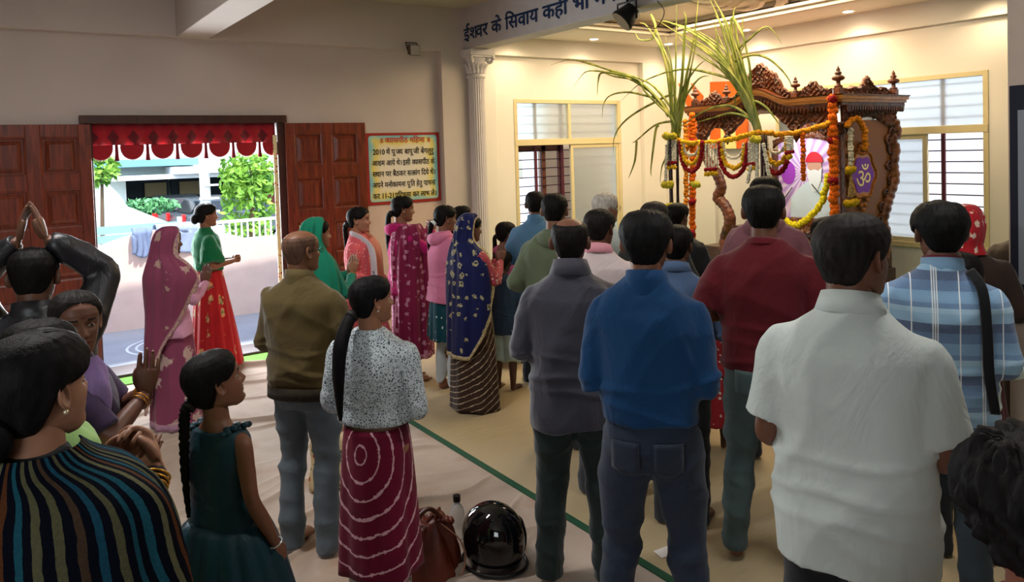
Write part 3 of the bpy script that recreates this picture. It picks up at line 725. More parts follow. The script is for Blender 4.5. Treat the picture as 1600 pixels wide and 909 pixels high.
# cars
def car(name, label, loc, rz, body_m, scale=1.0):
    r = empty(name, label, 'car', loc=loc, rz=rz); W = .86
    prof = [(-2.1, .35), (-2.15, .75), (-2.05, 1.05), (-1.85, 1.12), (-1.55, 1.55), (-.6, 1.62), (.3, 1.56), (.95, 1.10), (1.9, .92), (2.1, .70), (2.1, .35)]
    m = MB(); R = []
    for q, ins in ((-W, .10), (-W+.06, .0), (W-.06, 0), (W, .10)):
        R.append([(x*(1-.0*ins), q if z < 1.1 else q*(1-.16*(z-1.1)/.5), z-(ins*.3 if z > .6 else -ins*.2)) for x, z in prof])
    m.rings(R); m.obj('car_body', body_m, r, bevel=.03)
    g = plain('#0e1418', .1, .1, .8)
    MB().prism([(-1.86, 1.14), (-1.60, 1.50), (-1.58, 1.50), (-1.84, 1.14)], lambda u, v, k: (u-.03, (-.66 if k == 0 else .66), v)).obj('rear_window', g, r)
    for sy in (-1, 1): MB().prism([(-1.55, 1.12), (-1.40, 1.48), (.25, 1.48), (.75, 1.12)], lambda u, v, k: (u, sy*(W-.02+.02*k-.13*(v-1.1)/.5), v)).obj('side_window', g, r)
    for x in (-1.35, 1.3):
        for sy in (-1, 1):
            wl = MB(); wl.tube([(x, sy*(W-.16), .32), (x, sy*(W+.01), .32)], .32, 24); wl.obj('wheel', plain('#121212', .8), r, smooth=False)
    for sy in (-1, 1): MB().box(-2.17, -2.08, sy*.72-.09, sy*.72+.09, .85, 1.12).obj('tail_light', plain('#b01c1c', .3), r, bevel=.02)
    MB().box(-2.19, -2.14, -.25, .25, .72, .84).obj('number_plate', plain('#d8d8d8', .5), r)
    return r
car('car', 'dark hatchback car parked before the garage, seen from the rear', (5.42, 29.6, GZ), rad(82), plain('#1e262c', .25, .3, .6))
car('car', 'grey car parked behind the woman in green, right of the other car', (6.9, 26.5, GZ), rad(8), plain('#4a5258', .25, .3, .6))
# plants, tree, pole
def leaf_cloud(name, label, cat, c, r, n, size, mt, seed, stem=None, droop=0):
    q = np.random.default_rng(seed); root = empty(name, label, cat, loc=(c[0], c[1], stem[2] if stem else c[2])); m = MB(); base = Vector(root.location)
    for _ in range(n):
        d = q.normal(size=3); d /= np.linalg.norm(d); k = q.uniform(.35, 1)**.5; p = Vector((c[0]+r[0]*d[0]*k, c[1]+r[1]*d[1]*k, c[2]+r[2]*d[2]*k))-base
        if droop: p.z -= droop*q.uniform(0, 1)**2
        a = Vector(q.normal(size=3)).normalized(); b = a.cross(Vector(q.normal(size=3))).normalized(); s_ = size*q.uniform(.6, 1.3)
        m.add([p-a*s_, p+b*s_*.45, p+a*s_, p-b*s_*.45], [(0, 1, 2, 3)])
    m.obj('foliage', mt, root)
    if stem:
        t_ = MB(); t_.tube([Vector((0, 0, 0)), Vector((stem[0]*.5, 0, (c[2]-stem[2])*.5)), Vector((stem[0], 0, c[2]-stem[2]))], [stem[1], stem[1]*.7, stem[1]*.4], 8); t_.obj('trunk', plain('#5a4a38', .9), root)
    return root
lf = NT('leaf'); lf = lf.out(lf.ramp(lf.noise(3, 3), [(.3, '#3f7a30'), (.7, '#9ac84a')]), .6, 0, .3, **{'Subsurface Weight': .0})
lf2 = NT('leaf'); lf2 = lf2.out(lf2.ramp(lf2.noise(3, 3), [(.3, '#2f6a48'), (.7, '#6fae74')]), .6, 0, .3)
leaf_cloud('tree', 'bright green drooping tree beyond the right side of the doorway', 'tree', (4.75, 17.5, 1.75), (.62, .5, .40), 1500, .10, lf, 1, (.1, .09, GZ), droop=1.7)
leaf_cloud('tree', 'yellow-green tree crown at the doorway\'s upper left, behind the valance', 'tree', (1.75, 17.5, 1.85), (.42, .4, .35), 500, .09, lf, 2, (.1, .06, GZ))
leaf_cloud('shrub', 'low leafy shrub with bluish-green leaves growing along the ramp wall', 'shrub', (3.12, 20.6, .86), (.75, .25, .20), 560, .09, lf2, 3, (.0, .03, GZ))
pr = empty('utility_pole', 'pale concrete utility pole with white cable brackets beyond the doorway', 'pole', loc=(3.72, 17.0, GZ))
MB().tube([(0, 0, 0), (0, 0, 6)], [.12, .09], 12).obj('shaft', plain('#c8ccca', .8), pr, smooth=True)
for k in range(4): MB().box(-.25+.1*k, .25, -.14, -.10, 1.7+.28*k, 1.74+.28*k).obj('bracket', plain('#d8dcdc', .6), pr)
# ================================================================ CARVED SHRINE
def carved(c1='#2a0f06', c2='#6e3717', rough=.36):
    t = NT('carved_wood'); n = t.noise(7, 4, None, .6)
    h = t.math('ADD', t.math('MULTIPLY', t.voro(46, t.mix(.10, t.co(), t.noise(8, 2)), 'SMOOTH_F1'), 1.0), t.math('MULTIPLY', t.noise(90, 2), .3)); t.bump(h, .55, .010)
    return t.out(t.ramp(n, [(.3, c1), (.7, c2)]), rough, 0, .5)
cw = carved(); cwl = wood('#9a5a26', '#c98a44', .3, 'Y', 2); cwp = plain('#7c4c1c', .5, 0, .3, var=.10, vs=2)
SX, SY0, SY1, SXB = 6.75, 4.25, 6.02, 7.72
sr = empty('shrine', 'carved brown wooden shrine canopy with arched cornice, finials and an om panel', 'shrine', loc=(7.2, 5.13, 0))
def P_(m, name, mat, parent=sr, smooth=False, **k):
    m.v = [(x-7.2, y-5.13, z) for x, y, z in m.v]; return m.obj(name, mat, parent, smooth=smooth, **k)
def relief(place, u0, u1, lo, hi, nu, nv, amp, th, f=26, seed=0):
    """carved plate between two outlines: place(u, z, d) maps along-length, height and relief depth into the room"""
    m = MB(); G = []; ph = seed*1.7
    for i in range(nu+1):
        u = u0+(u1-u0)*i/nu; a, b = lo(u), hi(u); col = []
        for j in range(nv+1):
            z = a+(b-a)*j/nv
            s1 = abs(math.sin(f*u+1.6*math.sin(f*.8*z+ph))); s2 = abs(math.sin(f*z*1.1+1.9*math.sin(f*.7*u+ph*2)))
            d = amp*(s1*s2+.5*abs(math.sin(f*1.9*(u+z)+ph))) if 0 < j < nv and 0 < i < nu else 0
            col.append(place(u, z, th+d))
        for j in range(nv, -1, -1): col.append(place(u, a+(b-a)*j/nv, 0))
        G.append(col)
    return m.rings(G, 0, True, True, True)
front = lambda u, z, d: (SX-d, u, z)
side = lambda u, z, d: (u, SY0-d, z)
yc = (SY0+SY1)/2
def cor(u):                                           # the cornice line: a bowed arch over the middle bay
    t = (u-yc)/.42; return 2.33+(.13*(math.cos(PI*t)+1)/2 if abs(t) < 1 else 0)
# cornice mouldings along front and sides
for nm, (dz0, dz1, pr_), mt in (('cornice', (.0, .030, .10), cwl), ('cornice', (.030, .062, .125), cwl), ('cornice', (.062, .075, .14), cw), ('cornice', (-.03, .0, .08), cw)):
    m = MB(); R = []
    for i in range(61):
        u = SY0-pr_+(SY1-SY0+2*pr_)*i/60; z = cor(u)
        R.append([(SX-pr_, u, z+dz0), (SX-pr_-.012, u, z+dz1), (SX+.05, u, z+dz1), (SX+.05, u, z+dz0)])
    m.rings(R); P_(m, nm, mt)
    m = MB(); m.box(SX+.05, SXB+.08, SY0-pr_, SY0+.05, 2.33+dz0, 2.33+dz1); P_(m, nm, mt)
    m = MB(); m.box(SX+.05, SXB+.08, SY1-.05, SY1+pr_, 2.33+dz0, 2.33+dz1); P_(m, nm, mt)
P_(MB().box(SX, SXB+.05, SY0, SY1, 2.31, 2.36), 'roof_board', cwp)
# crests
def scal(u, k, a): return a*abs(math.sin(k*u))
def crest_front(u):
    t = abs(u-yc); b = cor(u)+.075; h_ = .045
    h_ += .21*math.exp(-(t/.15)**2)+.10*math.exp(-((t-.20)/.08)**2)+.095*math.exp(-((t-.62)/.09)**2)
    return b+h_+scal(u, 55, .022)
P_(relief(front, SY0+.06, SY1-.06, lambda u: cor(u)+.07, crest_front, 230, 16, .026, .018, 52), 'crest', cw)
P_(relief(side, SX+.08, SXB-.02, lambda u: 2.40, lambda u: 2.45+.13*math.exp(-((u-7.22)/.10)**2)+.03*math.exp(-((abs(u-7.22)-.26)/.06)**2)+scal(u, 55, .02), 140, 14, .024, .018, 52, 2), 'crest', cw)
# hanging leaf fringe below the cornice, and the carved lambrequin with pendants
def fringe(place, u0, u1, zf, step=.042, dp=.10):
    m = MB(); n = int((u1-u0)/step)
    for k in range(n):
        u = u0+(k+.5)*(u1-u0)/n; z = zf(u)
        for w_, a, b in ((step*.46, 0, -.025), (step*.34, -.025, -.045), (step*.10, -.045, -.062)):
            c = [place(u-w_, z+a, dp), place(u+w_, z+a, dp), place(u+w_*.7, z+b, dp-.01), place(u-w_*.7, z+b, dp-.01)]
            c2 = [place(u-w_, z+a, dp-.03), place(u+w_, z+a, dp-.03), place(u+w_*.7, z+b, dp-.03), place(u-w_*.7, z+b, dp-.03)]
            m.rings([c2, c])
    return m
P_(fringe(front, SY0-.05, SY1+.05, lambda u: cor(u)-.03), 'leaf_fringe', cw); P_(fringe(side, SX-.02, SXB+.05, lambda u: 2.30), 'leaf_fringe', cw)
def lamb(u):
    t = abs(u-yc); z = cor(u)-.03
    if t < .42: return z-.11-.13*(t/.42)**2.2-scal(u, 30, .012)
    q = (t-.42)/.42; return z-.22-.06*q+.10*math.sin(PI*min(1, q*1.05))-.13*max(0, q-.62)/.38-scal(u, 30, .012)
P_(relief(front, SY0+.02, SY1-.02, lamb, lambda u: cor(u)-.02, 220, 18, .022, .03, 46, 1), 'lambrequin', cw)
P_(relief(side, SX+.03, SXB, lambda u: 2.30-.10-.17*abs((u-7.22)/.5)**1.6-scal(u, 34, .012), lambda u: 2.315, 150, 16, .022, .025, 46, 3), 'lambrequin', cw)
FIN = [(.001, 0), (.030, 0), (.034, .012), (.018, .022), (.016, .05), (.045, .062), (.052, .078), (.038, .092), (.018, .10), (.030, .112), (.022, .125), (.012, .13), (.018, .140), (.010, .155), (.001, .175)]
for (x, y, z, k) in ((SX-.03, SY0-.02, 2.42, 1.2), (SX-.03, SY0+.45, 2.41, .95), (SX-.03, SY1-.45, 2.41, .95), (SX-.03, SY1-.0, 2.42, 1.0), (SXB-.02, SY0-.02, 2.42, 1.15), (SXB-.02, SY1, 2.42, 1.0)):
    P_(MB().box(x-.035, x+.035, y-.035, y+.035, z-.02, z+.05), 'finial_block', cw, bevel=.004)
    P_(MB().lathe((x, y, z+.05), [(r*k, h_*k) for r, h_ in FIN], 18), 'finial', cw, smooth=True)
for y in (SY0+.45, SY1-.45): P_(MB().lathe((SX-.03, y, 2.10), [(r*.95, -h_*.9) for r, h_ in FIN][::-1] if False else [(.001, -.15), (.010, -.135), (.016, -.12), (.030, -.10), (.048, -.07), (.035, -.045), (.018, -.03), (.03, 0), (.001, 0)], 16), 'pendant', cw, smooth=True)
# posts: straight carved front corner post on the right, S-curved carved legs
def spost(pts, rad_, nm='curved_post'):
    Pp, rr = smooth_path(pts, rad_, 10); rr = [r*(1+.16*abs(math.sin(j*.9))) for j, r in enumerate(rr)]
    return P_(MB().tube(Pp, rr, 14), nm, carved('#3a180b', '#7c4220'), smooth=True)
m = MB().box(SX-.03, SX+.05, SY0-.03, SY0+.05, .75, 2.10); P_(m, 'corner_post', cw, bevel=.01)
P_(MB().lathe((SX+.01, SY0+.01, 2.02), [(.05, 0), (.07, .02), (.055, .05), (.085, .09), (.09, .12), (.001, .12)], 18), 'post_capital', cw, smooth=True)
P_(MB().lathe((SX+.02, SY1-.05, 1.98), [(.04, 0), (.065, .02), (.05, .05), (.085, .09), (.095, .12), (.001, .12)], 18), 'post_capital', cw, smooth=True)
spost([(SX+.02, SY1-.05, 2.05), (SX+.02, SY1-.06, 1.92), (SX+.02, SY1-.10, 1.80), (SX+.02, SY1-.24, 1.64), (SX+.02, SY1-.31, 1.48), (SX+.02, SY1-.26, 1.36), (SX+.02, SY1-.36, 1.26), (SX+.02, SY1-.42, 1.10), (SX+.02, SY1-.34, .90), (SX+.02, SY1-.36, .74)], [.05, .045, .045, .055, .05, .06, .055, .06, .05, .07])
# side panel with its S-curved carved edge
E_ = [(7.70, 2.16), (7.72, 2.02), (7.66, 1.95), (7.70, 1.86), (7.67, 1.70), (7.68, 1.55), (7.60, 1.40), (7.52, 1.27), (7.46, 1.12), (7.50, .98), (7.44, .75)]
m = MB().prism([(SX+.05, .75), (SX+.05, 2.16)]+E_, lambda u, v, k: (u, SY0+.01-.022*k, v)); P_(m, 'side_panel', cwp)
sp, sr_ = smooth_path([(x, SY0-.02, z) for x, z in E_], [.04, .055, .035, .05, .045, .05, .045, .05, .045, .055, .06], 8)
P_(MB().tube(sp, [r*(1+.25*abs(math.sin(j*.8))) for j, r in enumerate(sr_)], 12), 'carved_edge', carved('#4a2210', '#8a5428'), smooth=True)
for k, (x, z) in enumerate(E_[1:-1]):                      # scroll volutes beside the edge
    pp = []
    for j in range(20):
        a = j*.55+k; q = .055*(1-j/24); pp.append((x-.075+q*math.cos(a), SY0-.022, z+q*math.sin(a)))
    P_(MB().tube(pp, [.014*(1-.5*j/19) for j in range(20)], 6), 'scroll', cw, smooth=True)
for k in range(11):
    z = .85+.12*k; pp = [(SX+.13+.035*(1-j/22)*math.cos(j*.5), SY0-.018, z+.035*(1-j/22)*math.sin(j*.5)*(-1)**k) for j in range(18)]; P_(MB().tube(pp, .009, 6), 'scroll', cw, smooth=True)
# om medallion
OX, OZ = 7.09, 1.615
def lobed(r, z): return [(OX+r*(.165+.012*math.cos(6*a))*math.cos(a)*1.35, OZ+r*(.19+.016*math.cos(6*a))*math.sin(a)*1.18) for a in (2*PI*k/72 for k in range(72))]
m = MB().prism(lobed(1.0, 0), lambda u, v, k: (u, SY0-.015-.02*k, v)); 
for k in range(60):
    a = 2*PI*k/60; r_ = 1.0; x_ = OX+(.165+.012*math.cos(6*a))*math.cos(a)*1.35; z_ = OZ+(.19+.016*math.cos(6*a))*math.sin(a)*1.18
    m.sphere((x_, SY0-.04, z_), .013, 8, 6)
for a0, L in ((PI/2, .09), (-PI/2, .12)):
    for j in range(5): m.sphere((OX+(j-2)*.035, SY0-.035, OZ+math.sin(a0)*(.225+L*(1-abs(j-2)/2.6))), .022, 8, 6)
P_(m, 'medallion_rim', plain('#a5682e', .3, .3))
P_(MB().prism(lobed(.80, 0), lambda u, v, k: (u, SY0-.034-.006*k, v)), 'medallion_ground', plain('#6a1aa8', .5))
vs, fs, wdt = glyph('ॐ', .02); mx = max(v.x for v in vs); mn = min(v.x for v in vs); mz0 = min(v.y for v in vs); mz1 = max(v.y for v in vs)
om = MB(); kx, kz = .25/(mx-mn), .22/(mz1-mz0)
om.add([(OX+(v.x-(mx+mn)/2)*kx, SY0-.042, OZ-.0+(v.y-(mz0+mz1)/2)*kz) for v in vs], fs); P_(om, 'om_sign', plain('#f0e2a0', .5))
# inner throne: portrait in a carved frame, back cloth, steps
P_(MB().box(7.50, 7.54, SY0+.1, SY1-.55, .7, 2.3), 'back_panel', plain('#a8a49a', .25, .2))
PY0, PY1, PZ0, PZ1 = 4.70, 5.36, 1.12, 1.98
pf = MB(); 
for a, b, c, d in ((PY0-.06, PY0, PZ0-.1, PZ1-.1), (PY1, PY1+.06, PZ0-.1, PZ1-.1), (PY0-.06, PY1+.06, PZ0-.12, PZ0)): pf.box(7.28, 7.36, a, b, c, d)
P_(pf, 'picture_frame', carved('#3c1b0d', '#7a4520'), bevel=.004)
P_(relief(lambda u, z, d: (7.34-d, u, z), PY0-.06, PY1+.06, lambda u: 1.86+.14*math.sqrt(max(0, 1-((u-5.03)/.40)**2)), lambda u: 1.97+.20*math.exp(-((u-5.03)/.22)**2)+scal(u, 50, .015), 60, 8, .02, .03, 34, 5), 'picture_frame_crest', cw)
# flat printed portrait, built from flat coloured shapes: seated elderly man in white with a red cap
pt = NT('print_ground'); x = pt.xyz(); ax = pt.math('ARCTAN2', pt.math('ADD', x[2], -1.62), pt.math('ADD', x[1], .10)); w = pt.math('ADD', .5, pt.math('MULTIPLY', pt.math('SINE', pt.math('MULTIPLY', ax, 22.0)), .5))
pgm = pt.out(pt.mix(w, '#b890d8', '#ead8f2'), .35)
ppr = P_(MB().box(7.325, 7.335, PY0, PY1, PZ0, PZ1+.04), 'portrait', pgm); ppr['label'] = 'printed portrait of a person with a white beard, red cap and white robe'
FS = -.13
def flat(poly, colr, nm, lev):
    m = MB().prism(poly, lambda u, v, k: (7.3245-.0022*lev-.0012*k, min(PY1, max(PY0, u+FS)), v)); o = P_(m, nm, plain(colr, .4), ppr); return o
def el(cu, cv, a, b, n=28, a0=0, a1=360): return [(cu-a*math.cos(rad(a0+(a1-a0)*k/n)), cv+b*math.sin(rad(a0+(a1-a0)*k/n))) for k in range(n+1)]
FS = -.13
flat(el(5.36, 1.62, .09, .13), '#a03ac0', 'print_halo', 1)
flat([(5.34, 1.13), (5.33, 1.34), (5.22, 1.46), (5.12, 1.53), (4.96, 1.53), (4.84, 1.45), (4.74, 1.30), (4.72, 1.13)], '#d4e8f6', 'print_robe', 2)
flat([(4.80, 1.40), (4.745, 1.62), (4.775, 1.72), (4.83, 1.70), (4.88, 1.50)], '#d8c4c4', 'print_hand', 3)
flat(el(5.03, 1.70, .085, .105), '#c89a84', 'print_face', 4)
flat([(5.125, 1.68), (5.11, 1.56), (5.06, 1.42), (5.0, 1.42), (4.95, 1.55), (4.94, 1.68), (4.98, 1.645), (5.03, 1.66), (5.08, 1.645)], '#e6eef4', 'print_beard', 5)
flat(el(5.03, 1.735, .105, .115, 20, 0, 180)+[(4.94, 1.735), (5.12, 1.735)][::-1], '#c42a3a', 'print_cap', 6)
for a, b in (((5.30, 1.30), (5.16, 1.46)), ((4.80, 1.36), (4.92, 1.50))): P_(MB().tube([(7.30, a[0], a[1]), (7.29, b[0], b[1])], .006, 6), 'microphone', plain('#2a3a3c', .4))
for k, (z0, z1, xf_) in enumerate(((0, .35, SX-.12), (.35, .62, SX-.05), (.62, .80, SX), (.80, .92, 7.02), (.92, 1.0, 7.16))):
    P_(MB().box(xf_, SXB, SY0-.05+.04*k, SY1+.05-.04*k, z0, z1), 'plinth_step', carved('#2a110a', '#54301c'), bevel=.006)
m = relief(lambda u, z, d: (7.15-d, u, z), 4.75, 5.30, lambda u: .98, lambda u: 1.04+.09*math.exp(-((u-5.03)/.06)**2)+scal(u, 22, .03), 50, 8, .02, .02, 40, 6); P_(m, 'small_crest', carved('#4a2412', '#94602e'))
tag(MB().box(6.72, 7.05, 4.62, 5.45, .80, .845).obj('altar_cloth', plain('#d8d8e0', .8), bevel=.01), 'folded white cloth on the shrine step below the portrait', 'cloth')

# ================================================================ GARLANDS
def blossoms(pts, r, colr, step=None, jit=.15, seed=0, sub=8, rows=1, spread=0.0):
    Pp, _ = smooth_path(pts, [r]*len(pts), sub); q = np.random.default_rng(seed); m = MB(); step = step or r*1.35; acc = 0; last = Vector(Pp[0]); pos = [last]
    for p in Pp[1:]:
        p = Vector(p)
        while (p-last).length > step: last = last+(p-last).normalized()*step; pos.append(last)
    for c in pos:
        for _ in range(rows):
            c2 = c+Vector(q.normal(size=3))*r*(jit+spread); n_, m_ = 9, 6; o = len(m.v)
            tmp = MB().sphere((0, 0, 0), r, n_, m_); R = Matrix.Rotation(q.uniform(0, 6), 4, 'Z') @ Matrix.Rotation(q.uniform(0, 6), 4, 'X')
            tmp.v = [tuple((R @ (Vector(v)*(1+.20*q.uniform(-1, 1))))+c2) for v in tmp.v]; m.join(tmp)
    return m
def bl(c, v=.18, sc_=60):
    key = ('bl', c)
    if key not in MATS:
        t = NT('petals'); h = hexc(c); t.bump(t.voro(sc_*2), .8, .008)
        MATS[key] = t.out(t.ramp(t.noise(sc_, 3), [(.35, tuple(x*(1-v*2) for x in h[:3])), (.65, tuple(min(1, x*(1+v)) for x in h[:3]))]), .8, 0, .2)
    return MATS[key]
YEL, ORA, RED, WHT, LEM = bl('#d8a818'), bl('#e06a10'), bl('#8c0f1c'), bl('#d8d4c4'), bl('#e8d820')
GX = 6.0
def gp(x, y, d=0.0): return on_plane(x, y, 0, GX+d)
def garland(m, mt, label, nm='garland', smooth=True): return tag(m.obj(nm, mt, smooth=smooth), label, 'garland')
A, B = gp(1048, 218), gp(1186, 207)
Ccor = Vector((SX-.12, SY0-.02, 2.14))
garland(blossoms([gp(1038, 213), gp(1062, 220), gp(1092, 224), gp(1130, 220), gp(1160, 213), B], .028, 0), YEL, 'thick yellow marigold garland strung between the two sugarcane bundles')
garland(blossoms([B, B.lerp(Ccor, .35)+Vector((0, 0, -.05)), B.lerp(Ccor, .7)+Vector((0, 0, -.04)), Ccor], .030, 0, seed=1), bl('#e09a20'), 'orange-yellow marigold garland running from the right cane bundle to the shrine corner')
garland(blossoms([gp(1254, 210, .35), gp(1255, 245, .35), gp(1255, 282, .35)], .024, 0, seed=2), ORA, 'short orange marigold string hanging in front of the portrait\'s left side')
garland(blossoms([Ccor+Vector((-.01, 0, .22)), Ccor+Vector((-.01, 0, -.4)), Ccor+Vector((-.01, .0, -1.0))], .042, 0, rows=2, seed=3), ORA, 'thick orange marigold column hanging down the shrine\'s near corner post')
m = MB()
for z in (2.33, 1.93, 1.55, 1.16): m.join(blossoms([(Ccor.x-.015, Ccor.y, z+.03), (Ccor.x-.015, Ccor.y, z-.03)], .046, 0, rows=3, seed=int(z*10)))
garland(m, RED, 'dark red rose knots banding the orange column on the shrine corner')
S1 = SY0-.10
garland(blossoms([(SX-.02, S1, 2.10), (SX+.06, S1, 2.16), (SX+.18, S1, 2.15), (SX+.26, S1, 2.06), (SX+.28, S1, 1.95), (SX+.28, S1, 1.86)], .030, 0, seed=4), bl('#e8901c'), 'looped orange marigold garland above the om medallion')
garland(blossoms([(SX+.03, S1, 2.06), (SX+.03, S1, 1.86), (SX+.03, S1, 1.72)], .024, 0, rows=2, seed=5), WHT, 'white jasmine string left of the om medallion')
garland(blossoms([(SX-.0, S1, 1.68), (SX+.06, S1, 1.68)], .034, 0, rows=3, seed=6), bl('#c8a418'), 'yellow chrysanthemum tuft left of the om medallion, upper one')
garland(blossoms([(SX-.04, S1, 1.36), (SX+.10, S1, 1.37)], .034, 0, rows=2, seed=7), bl('#c8a418'), 'yellow chrysanthemum tuft left of the om medallion, lower one')
m = MB()
for k in range(4): m.join(blossoms([(SX+.03, S1, 1.64), (SX-.02+.035*k, S1, 1.42)], .009, 0, seed=k))
garland(m, bl('#b89a68'), 'spread of thin jasmine strings between the yellow tufts by the om medallion')
garland(blossoms([(7.20, 5.40, 1.62), (7.18, 5.36, 1.42), (7.14, 5.26, 1.22), (7.12, 5.10, 1.08), (7.12, 4.96, 1.08), (7.14, 4.80, 1.20), (7.18, 4.70, 1.38), (7.2, 4.66, 1.60)], .034, 0, rows=2, seed=8), LEM, 'bright yellow flower garland draped around the portrait')
garland(blossoms([(6.88, 5.12, .90), (6.90, 5.0, .90), (6.88, 4.95, .89)], .035, 0, rows=3, seed=9), LEM, 'small heap of bright yellow flowers on the white altar cloth', 'flower_heap')
# orange columns at the far front corner
D = gp(1082, 150, .55)
garland(blossoms([gp(1082, 180, .55), gp(1082, 260, .55), gp(1082, 380, .55)], .036, 0, rows=2, seed=10), ORA, 'orange marigold column hanging at the shrine\'s left end, longer one')
garland(blossoms([gp(1071, 190, .5), gp(1072, 250, .5), gp(1072, 322, .5)], .030, 0, seed=11), bl('#e08a28'), 'pale orange marigold string left of the longer orange column')
m = MB()
for y in (225, 318, 368): m.join(blossoms([gp(1081, y-3, .5), gp(1081, y+3, .5)], .04, 0, rows=3, seed=y))
garland(m, RED, 'dark red rose knots on the orange column at the shrine\'s left end')
# swags
SW = ['under the yellow garland, leftmost', 'under the yellow garland, middle of the two canes', 'right of the second cane bundle']
for i, (xa, xb, yt, yb) in enumerate(((1063, 1097, 222, 268), (1124, 1168, 224, 276), (1192, 1234, 214, 271))):
    d = 0 if i < 2 else .2; xm = (xa+xb)/2
    for mt, k, r, nm, rows in ((RED, 1.0, .022, 'dark red rose', 2), (YEL, .74, .024, 'yellow marigold', 1), (WHT, .44, .014, 'white jasmine', 2)):
        w_ = (xb-xa)/2*(.5+.5*k); h_ = (yb-yt)*(k if k < 1 else 1)*1.0
        pts = [gp(xm-w_*math.cos(a), yt+h_*math.sin(a)**.8, d-.02*k) for a in (rad(180*j/8) for j in range(9))]
        garland(blossoms(pts, r, 0, rows=rows, seed=20+i), mt, '%s swag hanging %s' % (nm, SW[i]))
# tassels of jasmine strings with a red knot and yellow tuft
for i, (x, y0, y1, ww, lab) in enumerate(((1050, 220, 252, 12, 'at the left cane bundle'), (1112, 226, 262, 18, 'between the two left swags'), (1176, 222, 254, 12, 'just left of the right cane bundle'), (1234, 214, 236, 8, 'right of the third swag'))):
    m = MB(); 
    for k in range(5): m.join(blossoms([gp(x-ww/2+ww*k/4, y0, -.03), gp(x-ww/2+ww*k/4, y1, -.03)], .0105, 0, step=.019, seed=k+i))
    garland(m, WHT, 'tassel of white jasmine strings '+lab, 'flower_tassel')
    garland(blossoms([gp(x-ww/2, y1+3, -.03), gp(x+ww/2, y1+1, -.03)], .019, 0, rows=2, seed=i), RED, 'red rose knot under the jasmine tassel '+lab, 'rose_knot')
    garland(blossoms([gp(x-ww/2, y1+10, -.03), gp(x+ww/2, y1+8, -.03)], .024, 0, rows=1, seed=i), YEL, 'yellow marigold tuft under the jasmine tassel '+lab, 'marigold_tuft')
for i, (x0, x1, y0, y1, lab) in enumerate(((1183, 1183, 226, 285, 'straight down the right cane'), (1193, 1202, 226, 275, 'slanting right of the right cane'), (1173, 1168, 260, 285, 'slanting left of the right cane'), (1042, 1040, 228, 285, 'down the left cane'))):
    garland(blossoms([gp(x0, y0, -.05), gp(x1, y1, -.05)], .017, 0, rows=2, step=.022, seed=i), WHT, 'white jasmine rope hanging '+lab, 'jasmine_rope')
for i, (x, y, lab) in enumerate(((1044, 288, 'upper tuft on the left cane'), (1050, 322, 'middle tuft on the left cane'), (1090, 288, 'beside the orange column'), (1184, 218, 'on top of the right cane'), (1047, 212, 'on top of the left cane'))):
    garland(blossoms([gp(x-6, y, -.06), gp(x+4, y+1, -.06)], .034, 0, rows=2, seed=i), bl('#b8ac30'), 'yellow-green chrysanthemum tuft, '+lab, 'flower_tuft')

# ================================================================ SUGARCANE
lfm = NT('cane_leaf'); lfm = lfm.out(lfm.ramp(lfm.noise(4, 3, lfm.mapping(scale=(3, 3, 1))), [(.3, '#4c5a1c'), (.5, '#7f8a38'), (.72, '#b8b060')]), .55, 0, .3)
def blade(pts, w, m, sub=8):
    Pp, _ = smooth_path(pts, [w]*len(pts), sub); n = len(Pp); R = []
    for i, p in enumerate(Pp):
        t = (Pp[min(i+1, n-1)]-Pp[max(i-1, 0)]).normalized(); sd = t.cross(Vector((.8, .6, 0))).normalized(); up = t.cross(sd)
        u = i/(n-1); k = w*(min(1, u*6+.5))*(1-u**2.2)*.9+.0008
        R.append([p-sd*k+up*k*.25, p, p+sd*k+up*k*.25, p+up*.0012])
    return m.rings(R)
caneA = [[(1051, 210), (1051, 185), (1017, 144), (995, 125), (954, 110), (907, 96), (885, 94), (860, 102)], [(1048, 183), (1029, 157), (998, 127), (967, 116), (932, 111), (913, 114), (896, 136)], [(960, 114), (940, 114), (935, 125), (933, 150)],
 [(1054, 200), (1054, 150), (1017, 163), (985, 182), (967, 200), (959, 219), (959, 244)], [(1050, 190), (1036, 160), (1007, 149), (979, 144), (954, 149), (943, 163), (941, 185)], [(1056, 195), (1048, 190), (1023, 196), (995, 219), (988, 223)], [(995, 219), (992, 251), (982, 279)],
 [(1030, 196), (1025, 202), (1020, 238), (1017, 266), (1018, 276)], [(1064, 200), (1054, 222), (1040, 248), (1034, 262), (1031, 288)], [(1054, 215), (1054, 188), (1056, 94), (1057, -10)], [(1058, 215), (1061, 188), (1076, 103), (1086, 47), (1092, -8)],
 [(1053, 210), (1051, 175), (1045, 103), (1029, 56), (1017, 22)], [(1056, 200), (1062, 150), (1085, 110), (1104, 92)], [(1056, 205), (1064, 165), (1090, 125), (1110, 118)], [(1050, 200), (1047, 150), (1040, 100), (1030, 70), (1010, 40), (1000, 36)], [(1058, 180), (1066, 120), (1069, 60), (1072, 30), (1068, 18)], [(1017, 22), (1024, 40), (1020, 60), (1000, 62), (992, 50)]]
